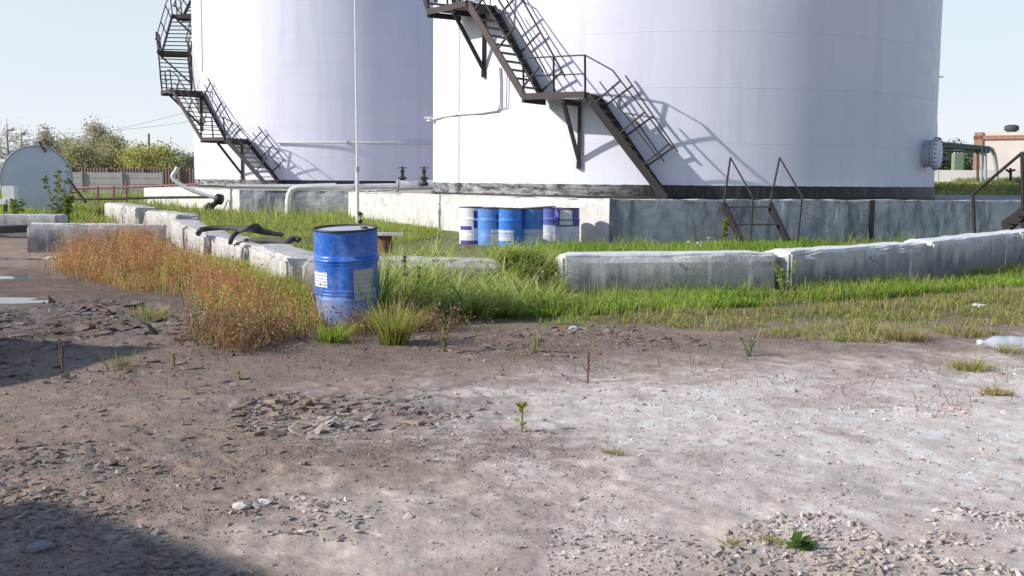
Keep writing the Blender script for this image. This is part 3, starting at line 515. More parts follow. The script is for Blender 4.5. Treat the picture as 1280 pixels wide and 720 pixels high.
# nozzle with bolted cover on the right of the near tank
def nozzle():
    a = rad(62-8.5); ax = Vector((math.sin(a), -math.cos(a), 0)); c0 = Vector((0, 0, 1.36)) + ax*(R_T-.1); rot = ax.to_track_quat('Z', 'Y').to_matrix()
    nz = MB().lathe([(.40, 0), (.40, .40)], 32, c0, rot).build('manhole_neck', M['grey_pipe'], T1)
    fl = MB().lathe([(.38, .38), (.50, .38), (.50, .45), (.38, .45)], 32, c0, rot, smooth=False).build('flange', M['grey_pipe'], nz)
    MB().lathe([(.49, .455), (.49, .49), (.27, .52), (.01, .53)], 32, c0, rot, smooth=False).build('cover', M['grey_tank'], nz)
    for k in range(20):
        b = 2*math.pi*k/20; p = c0 + rot @ Vector((.45*math.cos(b), .45*math.sin(b), .35)); MB().tube([p, p+ax*.18], .02, 6).build('bolt', M['steel_dark'], nz)
nozzle()
# conduit on the near tank, pipe ring on the far tank
def wall_pt(c, az_px, y_px, off=.06):
    d = ray(az_px, y_px); o = Vector((0, 0, H)); dx, dy = d.x, d.y; R = R_T+off; ox, oy = -c.x, -c.y
    A = dx*dx+dy*dy; B = ox*dx+oy*dy; Cc = ox*ox+oy*oy-R*R; disc = B*B-A*Cc
    t = (-B-math.sqrt(max(disc, 0)))/A; return o+d*t
MB().tube([wall_pt(C1, 624, 84), wall_pt(C1, 625, 100), wall_pt(C1, 625, 132), wall_pt(C1, 622, 138), wall_pt(C1, 600, 141), wall_pt(C1, 570, 143), wall_pt(C1, 548, 147), wall_pt(C1, 534, 151, .2)], .035, 8).build('conduit', M['white_pipe'], T1, True)
MB().tube([wall_pt(C1, 634, 84), wall_pt(C1, 633, 134), wall_pt(C1, 610, 140)], .018, 6).build('conduit', M['grey_pipe'], T1, True)
MB().bar(wall_pt(C1, 532, 147, .35), wall_pt(C1, 541, 147, .0), .1, .06).build('pipe_bracket', M['white_pipe'], T1, True)
pts = [wall_pt(C2, x, 178+.003*(x-340), .12) for x in range(345, 560, 15)]
MB().tube(pts, .05, 8).build('ring_pipe', M['white_pipe'], T2, True)
MB().tube([wall_pt(C2, 251, 0, .03), wall_pt(C2, 253, 90, .03)], .02, 6).build('cable', M['grey_pipe'], T2, True)
mb = MB(); mb.bar(wall_pt(C2, 434, 178, .0), wall_pt(C2, 434, 178, .25), .1, .14); mb.build('pipe_bracket', M['grey_pipe'], T2, True)
# ------------------------------------------------------------------ stairways
def stairway(c, a0, segs, label, r0=.22, r1=1.2, w_st=.2, brk=(0, 1, 2), mats=('steel_dark', 'steel_brown')):
    """segs: list of (flight start angle, flight end angle, landing end angle, z start, z end) seen from the tank axis"""
    t = thing('tank_stairway', label, 'stairway', polar(c, R_T+.7, a0+rad(segs[0][0]), c.z)); ri, ro = R_T+r0, R_T+r1; dk, br = M[mats[0]], M[mats[1]]
    for i, (f0, f1, l1, z0, z1) in enumerate(segs):
        A0, A1, AL = a0+rad(f0), a0+rad(f1), a0+rad(l1)
        fl = None
        ends = {}
        for k, r in enumerate((ro, ri)):
            p0, p1 = polar(c, r, A0, z0), polar(c, r, A1, z1); ends[k] = (p0, p1)
        d_all = [(ends[k][1]-ends[k][0]) for k in (0, 1)]
        mb = MB(); mb.bar(*ends[0], .06, .19); fl = mb.build('stair_flight', br if i % 2 else dk, t, True)     # outer stringer carries the flight
        s2 = MB(); s2.bar(*ends[1], .06, .19); o2 = s2.build('stringer', dk, fl); _shift(o2, t)
        nst = max(6, int(round((z1-z0)/.235)))
        for s in range(1, nst):
            u = s/nst; a = ends[0][0].lerp(ends[0][1], u); b = ends[1][0].lerp(ends[1][1], u); dh = d_all[0].copy(); dh.z = 0; dh.normalize()
            m_ = MB(); rr = (b-a).normalized(); m_.box((a+b)/2+Vector((0, 0, .02)), ((b-a).length, .2, .035), Matrix((rr, Vector((0, 0, 1)).cross(rr), Vector((0, 0, 1)))).transposed()); o = m_.build('tread', dk, fl); _shift(o, t)
        # rails: pickets stand square to the slope
        for k in (0, 1):
            p0, p1 = ends[k]; d = (p1-p0).normalized(); side = (polar(c, 1, (A0+A1)/2, 0)-Vector((c.x, c.y, 0))).normalized(); nrm = d.cross(side); nrm = nrm if nrm.z > 0 else -nrm; nrm.normalize()
            tilt = side*(.10 if k == 0 else -.0); hgt = .95; L = (p1-p0).length; rb = MB(); u0 = .30 if i == 0 else .06
            for u in np.linspace(u0, .9, 3 if L < 4.5 else 4): q = p0.lerp(p1, u); rb.bar(q, q+nrm*hgt+tilt, .045, .045)
            a_, b_ = p0.lerp(p1, u0-.05)+nrm*hgt+tilt, p1+nrm*hgt+tilt; rb.bar(a_, b_, .05, .035); rb.bar(a_-nrm*.45-tilt*.5, b_-nrm*.45-tilt*.5, .035, .03)
            # level return over the landing
            if k == 0:
                e0, e1 = polar(c, ro, A1, z1), polar(c, ro, AL, z1); up = Vector((0, 0, 1.0))
                rb.bar(b_, e0+up+tilt, .045, .035); rb.bar(e0+up+tilt, e1+up+tilt, .045, .035); rb.bar(e0+up*.52+tilt*.5, e1+up*.52+tilt*.5, .03, .03)
                for e in (e0, e0.lerp(e1, .5), e1): rb.bar(e, e+up+tilt, .055, .055)
            o = rb.build('handrail', dk, fl); _shift(o, t)
        # landing
        q = [polar(c, ri-.1, A1, z1), polar(c, ro+.05, A1, z1), polar(c, ro+.05, AL, z1), polar(c, ri-.1, AL, z1)]; lm = MB(); th = .04
        lm.add(q+[v+Vector((0, 0, th)) for v in q], [(3, 2, 1, 0), (4, 5, 6, 7), (0, 1, 5, 4), (1, 2, 6, 5), (2, 3, 7, 6), (3, 0, 4, 7)])
        lm.bar(q[1]+Vector((0, 0, -.02)), q[2]+Vector((0, 0, -.02)), .06, .17); lm.bar(q[0]+Vector((0, 0, -.1)), q[1]+Vector((0, 0, -.1)), .07, .16); lm.bar(q[3]+Vector((0, 0, -.1)), q[2]+Vector((0, 0, -.1)), .07, .16)
        la = lm.build('landing', br, t, True)
        bm_ = MB(); am = A1+(AL-A1)*.35; w0, o0 = polar(c, R_T+.05, am, z1-.18), polar(c, ro-.05, am, z1-.18); wl = polar(c, R_T+.06, am, z1-1.75)
        bm_.bar(w0, o0, .1, .14); bm_.bar(w0, wl, .09, .09); bm_.bar(o0, wl+Vector((0, 0, .05)), .09, .09); bm_.bar(wl, wl+Vector((0, 0, -.2)), .12, .12)
        o = bm_.build('bracket', br if i % 2 == 0 else dk, la); _shift(o, t)
    return t
def _shift(o, t):
    o.data.transform(Matrix.Translation(-Vector(t.location)))
stairway(C1, rad(-8.5), [(-1.5, -14.5, -25.5, .9, 3.62), (-25.5, -38, -50, 3.62, 6.3), (-50, -63, -75, 6.3, 8.98), (-75, -88, -100, 8.98, 11.7)], 'dark steel staircase climbing round the nearer white tank')
stairway(C2, rad(8.55), [(-22, -35.5, -44.5, .9, 3.2), (-44.5, -60, -70, 3.2, 5.68), (-70, -85, -92, 5.68, 8.05), (-92, -104, -111, 8.05, 10.45), (-111, -118, -124, 10.45, 12)], 'dark steel staircase winding up the left edge of the farther tank', r0=.25, r1=1.75)
# ------------------------------------------------------------------ foundations
def pad(pts, z0, z1, label, mats, faces_mat, lip=.05):
    t = thing('tank_foundation', label, 'foundation', (*pts[0], z0)); n = len(pts)
    top = MB(); top.add([(x, y, z1) for x, y in pts], [tuple(range(n))]); top.build('top_slab', M['pad_top'], t, True)
    for i, mk in enumerate(faces_mat):
        a, b = Vector((*pts[i], 0)), Vector((*pts[(i+1) % n], 0)); L = (b-a).length; nx = max(2, int(L/.12)); nz_ = 12; d = (b-a)/L; nr_ = Vector((d.y, -d.x, 0)); vs = []; fs = []
        for k in range(nz_+2):
            for j in range(nx+1):
                p = a+d*(L*j/nx); zz = z0+(z1-z0)*min(k, nz_)/nz_; q = Vector((p.x, p.y, zz)); e = .018*mnoise.noise(q*1.3)+.010*mnoise.noise(q*5.5)
                if k >= nz_-1: e -= .05*max(0, mnoise.noise(q*2.3)+.1)*(k-nz_+2)
                if j in (0, nx): e *= .2
                ins = -.28 if k == nz_+1 else 0
                zz2 = zz + (.02+.03*mnoise.noise(q*2.1) if k >= nz_ else 0); vs.append((q.x+nr_.x*(e+ins), q.y+nr_.y*(e+ins), zz2))
        for k in range(nz_+1):
            for j in range(nx): fs.append((k*(nx+1)+j, k*(nx+1)+j+1, (k+1)*(nx+1)+j+1, (k+1)*(nx+1)+j))
        if mk: MB().add(vs, fs, False).build('retaining_wall', M[mk], t, True)
    return t
PAD1 = pad([(-5.77, 38), (2.44, 27.35), (16.5, 32.3), (26, 36), (26, 50), (-5, 50)], -.6, .86, 'concrete foundation under the nearer tank, sunlit left wall, dark shaded front wall', None, ['pad_lit', 'pad', 'pad', None, None, 'pad_lit'])
pj = Vector((2.44, 27.35, 0)).lerp(Vector((16.5, 32.3, 0)), .535)
MB().box(pj+Vector((-.02, -.03, .25)), (.12, .12, 1.25)).build('joint_post', M['steel_dark'], PAD1, True)
pad([(-10.6, 42), (-3.0, 43), (2, 52), (2, 74), (-22, 74), (-19.4, 57)], -.5, .84, 'grey concrete foundation under the farther tank behind the white pipes', None, ['pad', None, None, None, None, 'pad_lit'])
# ------------------------------------------------------------------ bund blocks
def block(p0, p1, ztop0, ztop1, wdt, hgt, mat, label, chip=.04, name='concrete_block', seed=0, group='concrete blocks of the bund wall'):
    a, b = Vector((*p0, ztop0)), Vector((*p1, ztop1)); d = b-a; L = d.length; d.normalize(); side = Vector((-d.y, d.x, 0)).normalized(); up = d.cross(side)*-1
    if up.z < 0: up = -up
    bm = bmesh.new(); bmesh.ops.create_cube(bm, size=1); bmesh.ops.scale(bm, vec=(L, wdt, hgt), verts=bm.verts)
    bmesh.ops.bevel(bm, geom=bm.edges[:], offset=.03, segments=2, affect='EDGES')
    bmesh.ops.subdivide_edges(bm, edges=[e for e in bm.edges if e.calc_length() > .25], cuts=1, use_grid_fill=True)
    for _ in range(3): bmesh.ops.subdivide_edges(bm, edges=[e for e in bm.edges if e.calc_length() > .09], cuts=1, use_grid_fill=True)
    bm.normal_update()
    for v in bm.verts:
        q = v.co+Vector((seed*7.3, seed*3.1, 0)); n = .014*mnoise.noise(q*2.5)+.005*mnoise.noise(q*8)
        edge = (abs(v.co.z) > hgt/2-.06) + (abs(v.co.y) > wdt/2-.06) + (abs(v.co.x) > L/2-.06)
        if edge >= 2: n -= chip*max(0, mnoise.noise(q*2.6)+.25)*(1.3 if edge == 3 else 1)+chip*.7*max(0, mnoise.noise(q*6+Vector((3, 1, 2)))-.1)
        v.co += v.normal*n
    for f in bm.faces: f.smooth = False
    me = bpy.data.meshes.new(name); bm.to_mesh(me); bm.free(); me.materials.append(M[mat]); o = bpy.data.objects.new(name, me); COL.objects.link(o)
    c = (a+b)/2 + side*(wdt/2) - up*(hgt/2); o.matrix_world = Matrix.Translation(c) @ Matrix((d, side, up)).transposed().to_4x4(); return tag(o, label, 'concrete block', group)
block((-2.42, 12.35), (-.02, 12.45), .43, .42, .5, .62, 'conc_lit', 'pale concrete block directly behind the big blue drum', .07, seed=1)
block((.57, 12.3), (3.17, 12.85), .50, .51, .5, .66, 'conc', 'long level grey concrete block in the middle of the front row', .05, seed=2)
block((3.32, 12.85), (5.62, 14.5), .52, .55, .5, .66, 'conc', 'tilted concrete block with crumbled white top, second from right in front row', .10, seed=3)
block((5.66, 14.5), (7.95, 16.85), .57, .6, .5, .7, 'conc', 'concrete block at the right edge of the view behind the verge grass', .04, seed=4)
block((8.0, 16.95), (10.2, 19.4), .6, .6, .5, .7, 'conc', 'concrete block beyond the right end of the view', .04, seed=5)
block((-3.62, 14.7), (-2.62, 12.42), .45, .42, .55, .62, 'conc_lit', 'sunlit white concrete block nearest the drum in the left row', .06, seed=6)
block((-4.78, 17.0), (-3.75, 14.9), .44, .43, .55, .62, 'conc_lit', 'white concrete block with the black hoses over it', .08, seed=7)
block((-5.95, 19.7), (-4.95, 17.3), .44, .42, .55, .62, 'conc_lit', 'white concrete block behind the hose block, above the red weeds', .07, seed=8)
block((-7.25, 22.9), (-6.2, 20.2), .45, .44, .55, .62, 'conc_lit', 'white concrete block meeting the end of the long grey block', .07, seed=9)
block((-9.1, 26.6), (-7.6, 24.4), .52, .5, .6, .6, 'conc_lit', 'small pale block behind the right end of the long grey block', .07, seed=10)
block((-12.0, 31.8), (-9.75, 27.9), .58, .55, .6, .7, 'conc_lit', 'white concrete block beyond the small pale block, on yellow grass', .06, seed=11)
block((-8.55, 19.0), (-6.3, 19.6), .50, .47, .5, .62, 'conc', 'long grey concrete block lying across the left row behind red weeds', .03, seed=13)
block((-12.6, 22.9), (-9.75, 23.1), .50, .50, .8, .5, 'conc', 'flat grey concrete slab at the left edge before the horizontal tank', .03, seed=14)
# ------------------------------------------------------------------ drums
def drum(loc, mat, label, group=None, rz=0, tilt=(0, 0), dent=0, labels=(), lid='lid', hoops=True, name='oil_drum', R=.292, hh=.88):
    t = thing(name, label, 'drum', loc, rz, group); t.rotation_euler = (tilt[0], tilt[1], rz)
    p = [(R-.012, 0), (R, .006), (R, .03)]
    for hz in ((.30, .59) if hoops else ()): p += [(R, hz-.03), (R+.012, hz-.012), (R+.014, hz), (R+.012, hz+.012), (R, hz+.03)]
    extra = [(R, z) for z in np.arange(.06, .84, .035)]; p = sorted(p+extra, key=lambda q: q[1]); p += [(R, .859)]
    if hh != .88: p = [(r_, z*hh/.88) for r_, z in p]
    def fn(a, z):
        f = 1+.012*mnoise.noise(Vector((math.cos(a)*1.5, math.sin(a)*1.5, z*2+loc[0]*3)))*(1 if dent else .5)
        if dent:
            da = (a-rad(-97)+math.pi) % (2*math.pi)-math.pi; f -= .055*math.exp(-(da/.16)**2)*math.exp(-((z-.56)/.3)**2)+.05*math.exp(-((da-.35)/.4)**2)*math.exp(-((z-.68)/.14)**2)
            f += .012*math.sin(a*3+z*9)*math.exp(-((z-.7)/.2)**2)
        return f
    MB().lathe(p, 64, fn=fn, cap0=True).build('body', mat, t)
    k = hh/.88; MB().lathe([(R, .858*k), (R+.007, .862*k), (R+.008, .874*k), (R+.003, .88*k), (R-.008, .879*k), (R-.012, .862*k)], 64, fn=(lambda a, z: 1+.008*math.sin(2*a+1)) if dent else None).build('rim', M['rim'], t)
    l = MB().lathe([(R-.011, .862*k), (R-.05, .86*k), (.12, .864*k), (.005, .866*k)], 48).build('lid', M[lid], t)
    MB().lathe([(.034, .86*k), (.034, .878*k), (.005, .88*k)], 16, (.17, .03, 0)).build('bung', M['rim'], l)
    for a0, a1, z0, z1, mk in labels:
        mb = MB(); n = 14; vs = []; fs = []; nzz = 8
        for j in range(nzz+1):
            for i in range(n+1):
                a = rad(a0+(a1-a0)*i/n); z = z0+(z1-z0)*j/nzz; r_ = R*fn(a, z)+.0035
                for hz in (.30, .59):
                    if hoops and abs(z-hz) < .035: r_ += .014*(1-abs(z-hz)/.035)**.6
                vs.append((r_*math.cos(a), r_*math.sin(a), z))
        for j in range(nzz):
            for i in range(n): fs.append((j*(n+1)+i, j*(n+1)+i+1, (j+1)*(n+1)+i+1, (j+1)*(n+1)+i))
        mb.add(vs, fs, True).build('label', M[mk], t)
    return t
db = DRUM; drum((db.x, db.y, g(db.x, db.y)+.02), M['drum_big'], 'big dented blue oil drum standing in weeds in the foreground', tilt=(rad(3.6), rad(-1.4)), dent=1,
    labels=[(-162, -118, .36, .50, 'label_w'), (-70, -25, .24, .52, 'label_g')])
rows = [(590, 26.7, 'drum_a', 'white drum with a navy stripe, leftmost of the row by the wall', [(-80, -35, .42, .84, 'navy'), (-150, -90, .38, .47, 'navy'), (-150, -40, .02, .12, 'navy')]),
    (613, 26.5, 'drum_b', 'blue drum with a tall white strip label, second from left in the row', [(-85, -45, .05, .42, 'label_p'), (-60, -30, .45, .80, 'navy')]),
    (637, 26.4, 'drum_c', 'bright blue drum with a white lettered panel, third from left in the row', [(-165, -70, .16, .42, 'label_w')]),
    (663, 26.7, 'drum_d', 'blue drum with a pale lower third, fourth from left in the row', [(-150, -50, .08, .27, 'label_w')]),
    (686, 27.6, 'drum_e', 'violet blue drum with white lower half, second from right in the row', []),
    (709, 27.2, 'drum_f', 'navy drum with a blank square paper label, rightmost of the row', [(-128, -68, .52, .88, 'label_p')])]
for px_, dp, mk, lb, ll in rows:
    q = D(px_, 300, dp); drum((q.x, q.y, g(q.x, q.y)-.02), M[mk], lb, 'drums in a row by the white wall', labels=ll, lid='rim' if mk in ('drum_c',) else 'lid', R=.312, hh=.94, tilt=(rad(random.uniform(-1, 1)), rad(random.uniform(-1, 1))))
q0, q1 = D(648, 261, 26.4), D(692, 258, 26.9); mb = MB(); mb.bar(q0, q1, .22, .025); tag(mb.build('board', M['wood']), 'long weathered board lying across two drums of the row', 'board')
q0, q1 = D(584, 260.5, 26.6), D(619, 260, 26.5); mb = MB(); mb.bar(q0+Vector((0, 0, .02)), q1+Vector((0, 0, .02)), .12, .02); tag(mb.build('board', M['wood']), 'short thin board on top of the leftmost drums', 'board')
q = P(481, 312, -.1); drum((q.x, q.y, g(q.x, q.y)), M['rust'], 'small rusty bucket with a grey slab on it behind the big blue drum', R=.15, hh=.36, hoops=False, name='rusty_bucket', lid='rim')
tag(MB().box((q.x+.08, q.y, g(q.x, q.y)+.385), (.62, .4, .05)).build('concrete_slab', M['conc']), 'thin grey slab resting on the rusty bucket', 'slab')
# ------------------------------------------------------------------ pipes, valves, pole
def smooth_path(pts, n=4):
    out = []; P_ = [Vector(p) for p in pts]
    for i in range(len(P_)-1):
        a, b, c_, d = P_[max(i-1, 0)], P_[i], P_[i+1], P_[min(i+2, len(P_)-1)]
        for k in range(n):
            u = k/n; out.append(.5*((2*b)+(c_-a)*u+(2*a-5*b+4*c_-d)*u*u+(-a+3*b-3*c_+d)*u**3))
    return out+[P_[-1]]
pl = thing('elbow_pipe', 'thick white pipe with a bend down to the grass before the farther tank', 'pipe', D(360, 268, 38.3))
main = [D(556, 231.5, 41), D(495, 232.5, 40), D(440, 233.5, 39), D(385, 234.6, 38.5), D(371, 235, 38.4), D(364, 237.5, 38.35), D(361, 244, 38.3), D(360, 252, 38.3), D(360, 262, 38.3), D(359, 270, 38.3), D(354, 274.5, 38.2), D(345, 275.5, 38.15), D(312, 277, 38)]
MB().tube(main, .10, 12).build('pipe_run', M['white_pipe'], pl, True)
MB().tube([D(552, 231, 40.6), D(497, 231.5, 39.7)], .17, 12).build('sleeve', M['white_pipe'], pl, True)
for x_ in (445, 497, 552):
    e = D(x_, 232.5, 39.05 if x_ == 445 else 39.7 if x_ == 497 else 40.6); MB().tube([e+Vector((-.04, 0, 0)), e+Vector((.04, 0, 0))], .22, 14).build('flange', M['grey_pipe'], pl, True)
for x_ in (503, 530):
    b = D(x_, 229, 39.9); t = thing('gate_valve', 'black gate valve on the white pipe, nearer the pole' if x_ == 503 else 'black gate valve on the white pipe, beside the nearer tank edge', 'valve', b)
    MB().lathe([(.10, -.1), (.16, -.08), (.16, .02), (.10, .08), (.10, .16), (.17, .17), (.17, .22), (.07, .24), (.06, .42), (.09, .43), (.09, .48), (.03, .5), (.03, .62), (.0, .62)], 14).build('body', M['black'], t)
    hw = MB(); n = 20; hw.tube([(.16*math.cos(2*math.pi*k/n), .16*math.sin(2*math.pi*k/n), .56) for k in range(n+1)], .02, 6)
    for k in range(3): a = k*2.09; hw.tube([(0, 0, .56), (.16*math.cos(a), .16*math.sin(a), .56)], .014, 5)
    hw.build('handwheel', M['black'], t)
up = thing('thin_pipe', 'thin pale pipe with an upright post along the farther foundation', 'pipe', D(289, 271, 41.2))
MB().tube([D(289, 271, 41.2), D(288.5, 250, 41.2), D(288, 233, 41.2)], .065, 8).build('post', M['white_pipe'], up, True)
MB().tube([D(284, 232.6, 41.2), D(330, 233, 41.0), D(372, 233, 40.6), D(420, 231.5, 40.2)], .085, 8).build('pipe_run', M['grey_pipe'], up, True)
pb = P(447, 283, -.1); mst = thing('lightning_mast', 'tall thin white mast standing before the gap between the tanks', 'mast', (pb.x, pb.y, -.1))
MB().tube([(0, 0, -.3), (0, 0, 1.75)], .055, 10).build('lower_tube', M['white_pipe'], mst); MB().tube([(0, 0, 1.7), (-.03, 0, 5), (-.06, 0, 11)], [.035, .03, .02], 8).build('upper_tube', M['white_pipe'], mst)
MB().tube([(0, 0, 1.66), (0, 0, 1.8)], .075, 10).build('collar', M['grey_pipe'], mst)
bp = thing('bent_pipe', 'bent white pipe end rising by the corner of the farther foundation', 'pipe', D(272, 250, 41))
MB().tube(smooth_path([D(222, 209, 41), D(219, 215, 41), D(215.5, 221, 41), D(222, 228, 41), D(238, 237, 41), D(255, 243, 41), D(270, 247, 41)], 3), .08, 10).build('pipe_run', M['white_pipe'], bp, True)
vb = MB(); vb.lathe([(.02, -.12), (.2, -.1), (.2, .1), (.02, .12)], 14, D(274, 249, 40.9), Vector((1, -.3, -.2)).to_track_quat('Z', 'Y').to_matrix()); vb.tube([D(274, 250, 40.9), D(262, 260, 40.8)], .1, 8); vb.tube([D(265, 256, 40.8), D(258, 263, 40.7)], .16, 8); vb.build('valve', M['black'], bp, True)
rr = thing('pipe_rail', 'faded red pipe rail with posts before the far fence', 'railing', P(160, 262, 0))
MB().tube([D(70, 235.5, 45), D(160, 234, 44), D(246, 230.5, 43)], .05, 8).build('rail', M['red_rail'], rr, True)
for x_ in (142, 158, 122): MB().tube([D(x_, 226 if x_ == 158 else 233, 44), D(x_, 258, 44)], .045, 6).build('post', M['red_rail'], rr, True)
tag(MB().tube(smooth_path([D(60, 249, 43), D(130, 248.5, 42.5), D(200, 247, 42), D(262, 246.5, 41.5)], 5), .05, 8).build('black_pipe', M['black']), 'thin black pipe running low over the grass to the bent white pipe', 'pipe')
tag(MB().tube([D(-20, 288, 19.6), D(38, 285.5, 20.2)], .075, 10).build('steel_pipe', M['rubber']), 'dark pipe lying on the ground left of the long grey block', 'pipe')
# hoses
hz = lambda x, y, z, dz=0: P(x, y, z)+Vector((0, 0, dz))
h1 = smooth_path([P(248, 292, .48), P(253, 287, .53), P(275, 284.5, .56), P(300, 285.5, .56), P(318, 288, .55), P(335, 291, .46), P(352, 293, .3)], 6)
h2 = smooth_path([P(288, 303, .42), P(290, 297, .5), P(297, 290, .55), P(308, 286, .62), P(320, 282, .66), P(328, 288, .58), P(338, 290, .5)], 6)
h3 = smooth_path([P(305, 302, .4), P(320, 300, .47), P(340, 300.5, .48), P(358, 302, .48), P(368, 298, .52), P(374, 300, .5)], 6)
for hp, r_, lb in ((h1, .042, 'longest black rubber hose, looping over the top of the white blocks'), (h2, .036, 'short black hose hanging over the front of the white hose block'), (h3, .04, 'grey black hose lying behind the white block nearest the drum')):
    tag(MB().tube(hp, r_, 10).build('rubber_hose', M['rubber']), lb, 'hose', 'rubber hoses on the blocks')
# ------------------------------------------------------------------ crossing steps with handrails
def steps_left():
    t = thing('metal_steps', 'small rusty metal steps with two handrails leaning on the dark wall', 'steps', P(935, 300, -.3)); W = []
    Y0 = 27.9
    for n_, (xt, xb, tx) in enumerate(((906, 927, 912), (963, 985, 974))):
        a = D(xt, 258, 28.4); b = D(xb, 303, 27.0); o = MB().bar(a, b, .08, .22).build('stringer', M['steel_dark'], t, True)
    for y_, xs in ((259, (907, 966)), (281, (917, 976))): MB().bar(D(xs[0], y_, 28.3 if y_ < 270 else 27.6), D(xs[1], y_-.5, 28.3 if y_ < 270 else 27.6), .2, .035).build('tread', M['steel_brown'], t, True)
    for x0, x1, xr, xp in ((904.5, 913, 941, 938.5), (962, 974.5, 1003, 997)):
        mb = MB(); mb.tube([D(x0, 257, 28.3), D(x1, 197, 28.4)], .028, 6); mb.tube([D(x1, 197, 28.4), D(xr, 246, 26.8)], .024, 6); mb.tube([D(xr, 244, 26.8), D(xp, 301, 26.8)], .026, 6); mb.build('handrail', M['steel_dark'], t, True)
steps_left()
t = thing('metal_steps', 'metal steps with sloping handrail at the right edge over the wall', 'steps', D(1250, 275, 22))
mb = MB(); mb.tube([D(1277.5, 191, 21), D(1216, 243, 22)], .03, 6); mb.tube([D(1216, 242, 22), D(1218, 292, 22)], .034, 6); mb.tube([D(1277.5, 191, 21), D(1279, 262, 21)], .036, 6); mb.build('handrail', M['steel_dark'], t, True)
mb = MB(); mb.tube([D(1340, 191, 20.3), D(1277.5, 191, 21)], .03, 6); mb.build('handrail', M['steel_dark'], t, True)
MB().bar(D(1256, 284, 21.6), D(1292, 258, 20.8), .1, .24).build('stringer', M['steel_dark'], t, True); MB().bar(D(1280, 287, 20.8), D(1316, 261, 20.0), .1, .24).build('stringer', M['steel_dark'], t, True)
for u in (.25, .6, .95): a = D(1256, 284, 21.6).lerp(D(1292, 258, 20.8), u); b = D(1280, 287, 20.8).lerp(D(1316, 261, 20), u); MB().bar(a, b, .22, .035).build('tread', M['steel_dark'], t, True)
# ------------------------------------------------------------------ left background: horizontal tank, fences
ax = Vector((-.42, .91, 0)).normalized(); ht = thing('horizontal_tank', 'grey horizontal fuel tank seen end on at the left edge', 'tank', D(45, 224, 36)+Vector((0, 0, -1.1)))
rot = ax.to_track_quat('Z', 'Y').to_matrix(); hc = D(46, 224, 36)
MB().lathe([(1.1, .0), (1.1, 2.2), (1.1, 4.5)], 48, hc, rot, cap1=True).build('shell', M['grey_tank'], ht, True)
MB().lathe([(.01, -.05), (.6, -.045), (1.0, -.02), (1.11, .005)], 48, hc, rot).build('end_plate', M['grey_tank'], ht, True)
sm_ = MB(); n_ = 40; e1 = ax.cross(Vector((0, 0, 1))).normalized(); sm_.tube([hc-ax*.01+e1*(1.1*math.cos(2*math.pi*k/n_))+Vector((0, 0, 1.1*math.sin(2*math.pi*k/n_))) for k in range(n_+1)], .028, 6); sm_.build('weld_rim', M['grey_pipe'], ht, True)
for s_ in (.7, 3.6): MB().box(hc+ax*s_+Vector((0, 0, -1.0)), (1.7, .35, .7), Matrix.Rotation(math.atan2(ax.y, ax.x)-math.pi/2, 3, 'Z')).build('saddle', M['conc'], ht, True)
MB().tube([hc+ax*1.2+Vector((0, 0, 1.0)), hc+ax*1.2+Vector((0, 0, 1.28))], .14, 12).build('filler_neck', M['grey_pipe'], ht, True)
MB().bar(D(49, 177, 36), D(57.5, 190, 36), .06, .06).build('ladder_rail', M['steel_dark'], ht, True)
MB().bar(D(85, 224, 35.6), D(107, 253, 34.6), .07, .07).build('strut', M['steel_dark'], ht, True)
bx = thing('meter_box', 'white metal box on a dark post in front of the horizontal tank', 'box', P(10, 268, 0))
MB().box(D(13, 244, 33), (.36, .3, .56)).build('cabinet', M['white_pipe'], bx, True); MB().bar(D(7, 246, 33.1), D(7, 268, 33.1), .09, .09).build('post', M['steel_dark'], bx, True); MB().box(D(4, 252, 32.9), (.2, .15, .15)).build('meter', M['white_pipe'], bx, True)
def fence(name, x0, x1, y0, y1, top, base, mk, label, rails, mat2=None, step=2.5, corr=False):
    a, b = Vector((x0, y0, 0)), Vector((x1, y1, 0)); L = (b-a).length; t = thing(name, label, 'fence', (x0, y0, base)); n = max(1, int(L/step))
    for i in range(n):
        p, q = a.lerp(b, i/n), a.lerp(b, (i+1)/n); mb = MB()
        if corr:
            k = 24; vs = []; fs = []
            for j in range(k+1):
                u = p.lerp(q, j/k); o = .03*math.cos(j*math.pi); vs += [(u.x, u.y+o, base), (u.x, u.y+o, top)]
            for j in range(k): fs.append((2*j, 2*j+2, 2*j+3, 2*j+1))
            mb.add(vs, fs)
        else:
            hh = (top-base)/rails
            for r_ in range(rails): mb.bar(p+Vector((0, 0, base+hh*(r_+.5))), q+Vector((0, 0, base+hh*(r_+.5))), .06+.02*(r_ % 2), hh-.03)
        mb.build('panel', M[mk], t, True)
    for i in range(n+1): p = a.lerp(b, i/n)+Vector((0, -.1, 0)); MB().box((p.x, p.y, (top+base)/2), (.14, .14, top-base+.06)).build('post', M[mat2 or mk], t, True)
    return t
pa, pb_ = D(60, 240, 74), D(203, 240, 74)
fence('panel_fence', pa.x-14, pb_.x, 74, 74, 1.62, 0, 'grey_fence', 'grey concrete panel fence far left behind the grass', 4)
fence('sheet_fence', pa.x-14, D(270, 230, 80).x, 80, 80, 1.95, 0, 'rust_fence', 'rust red sheet metal fence behind the grey panel fence', 3, corr=True)
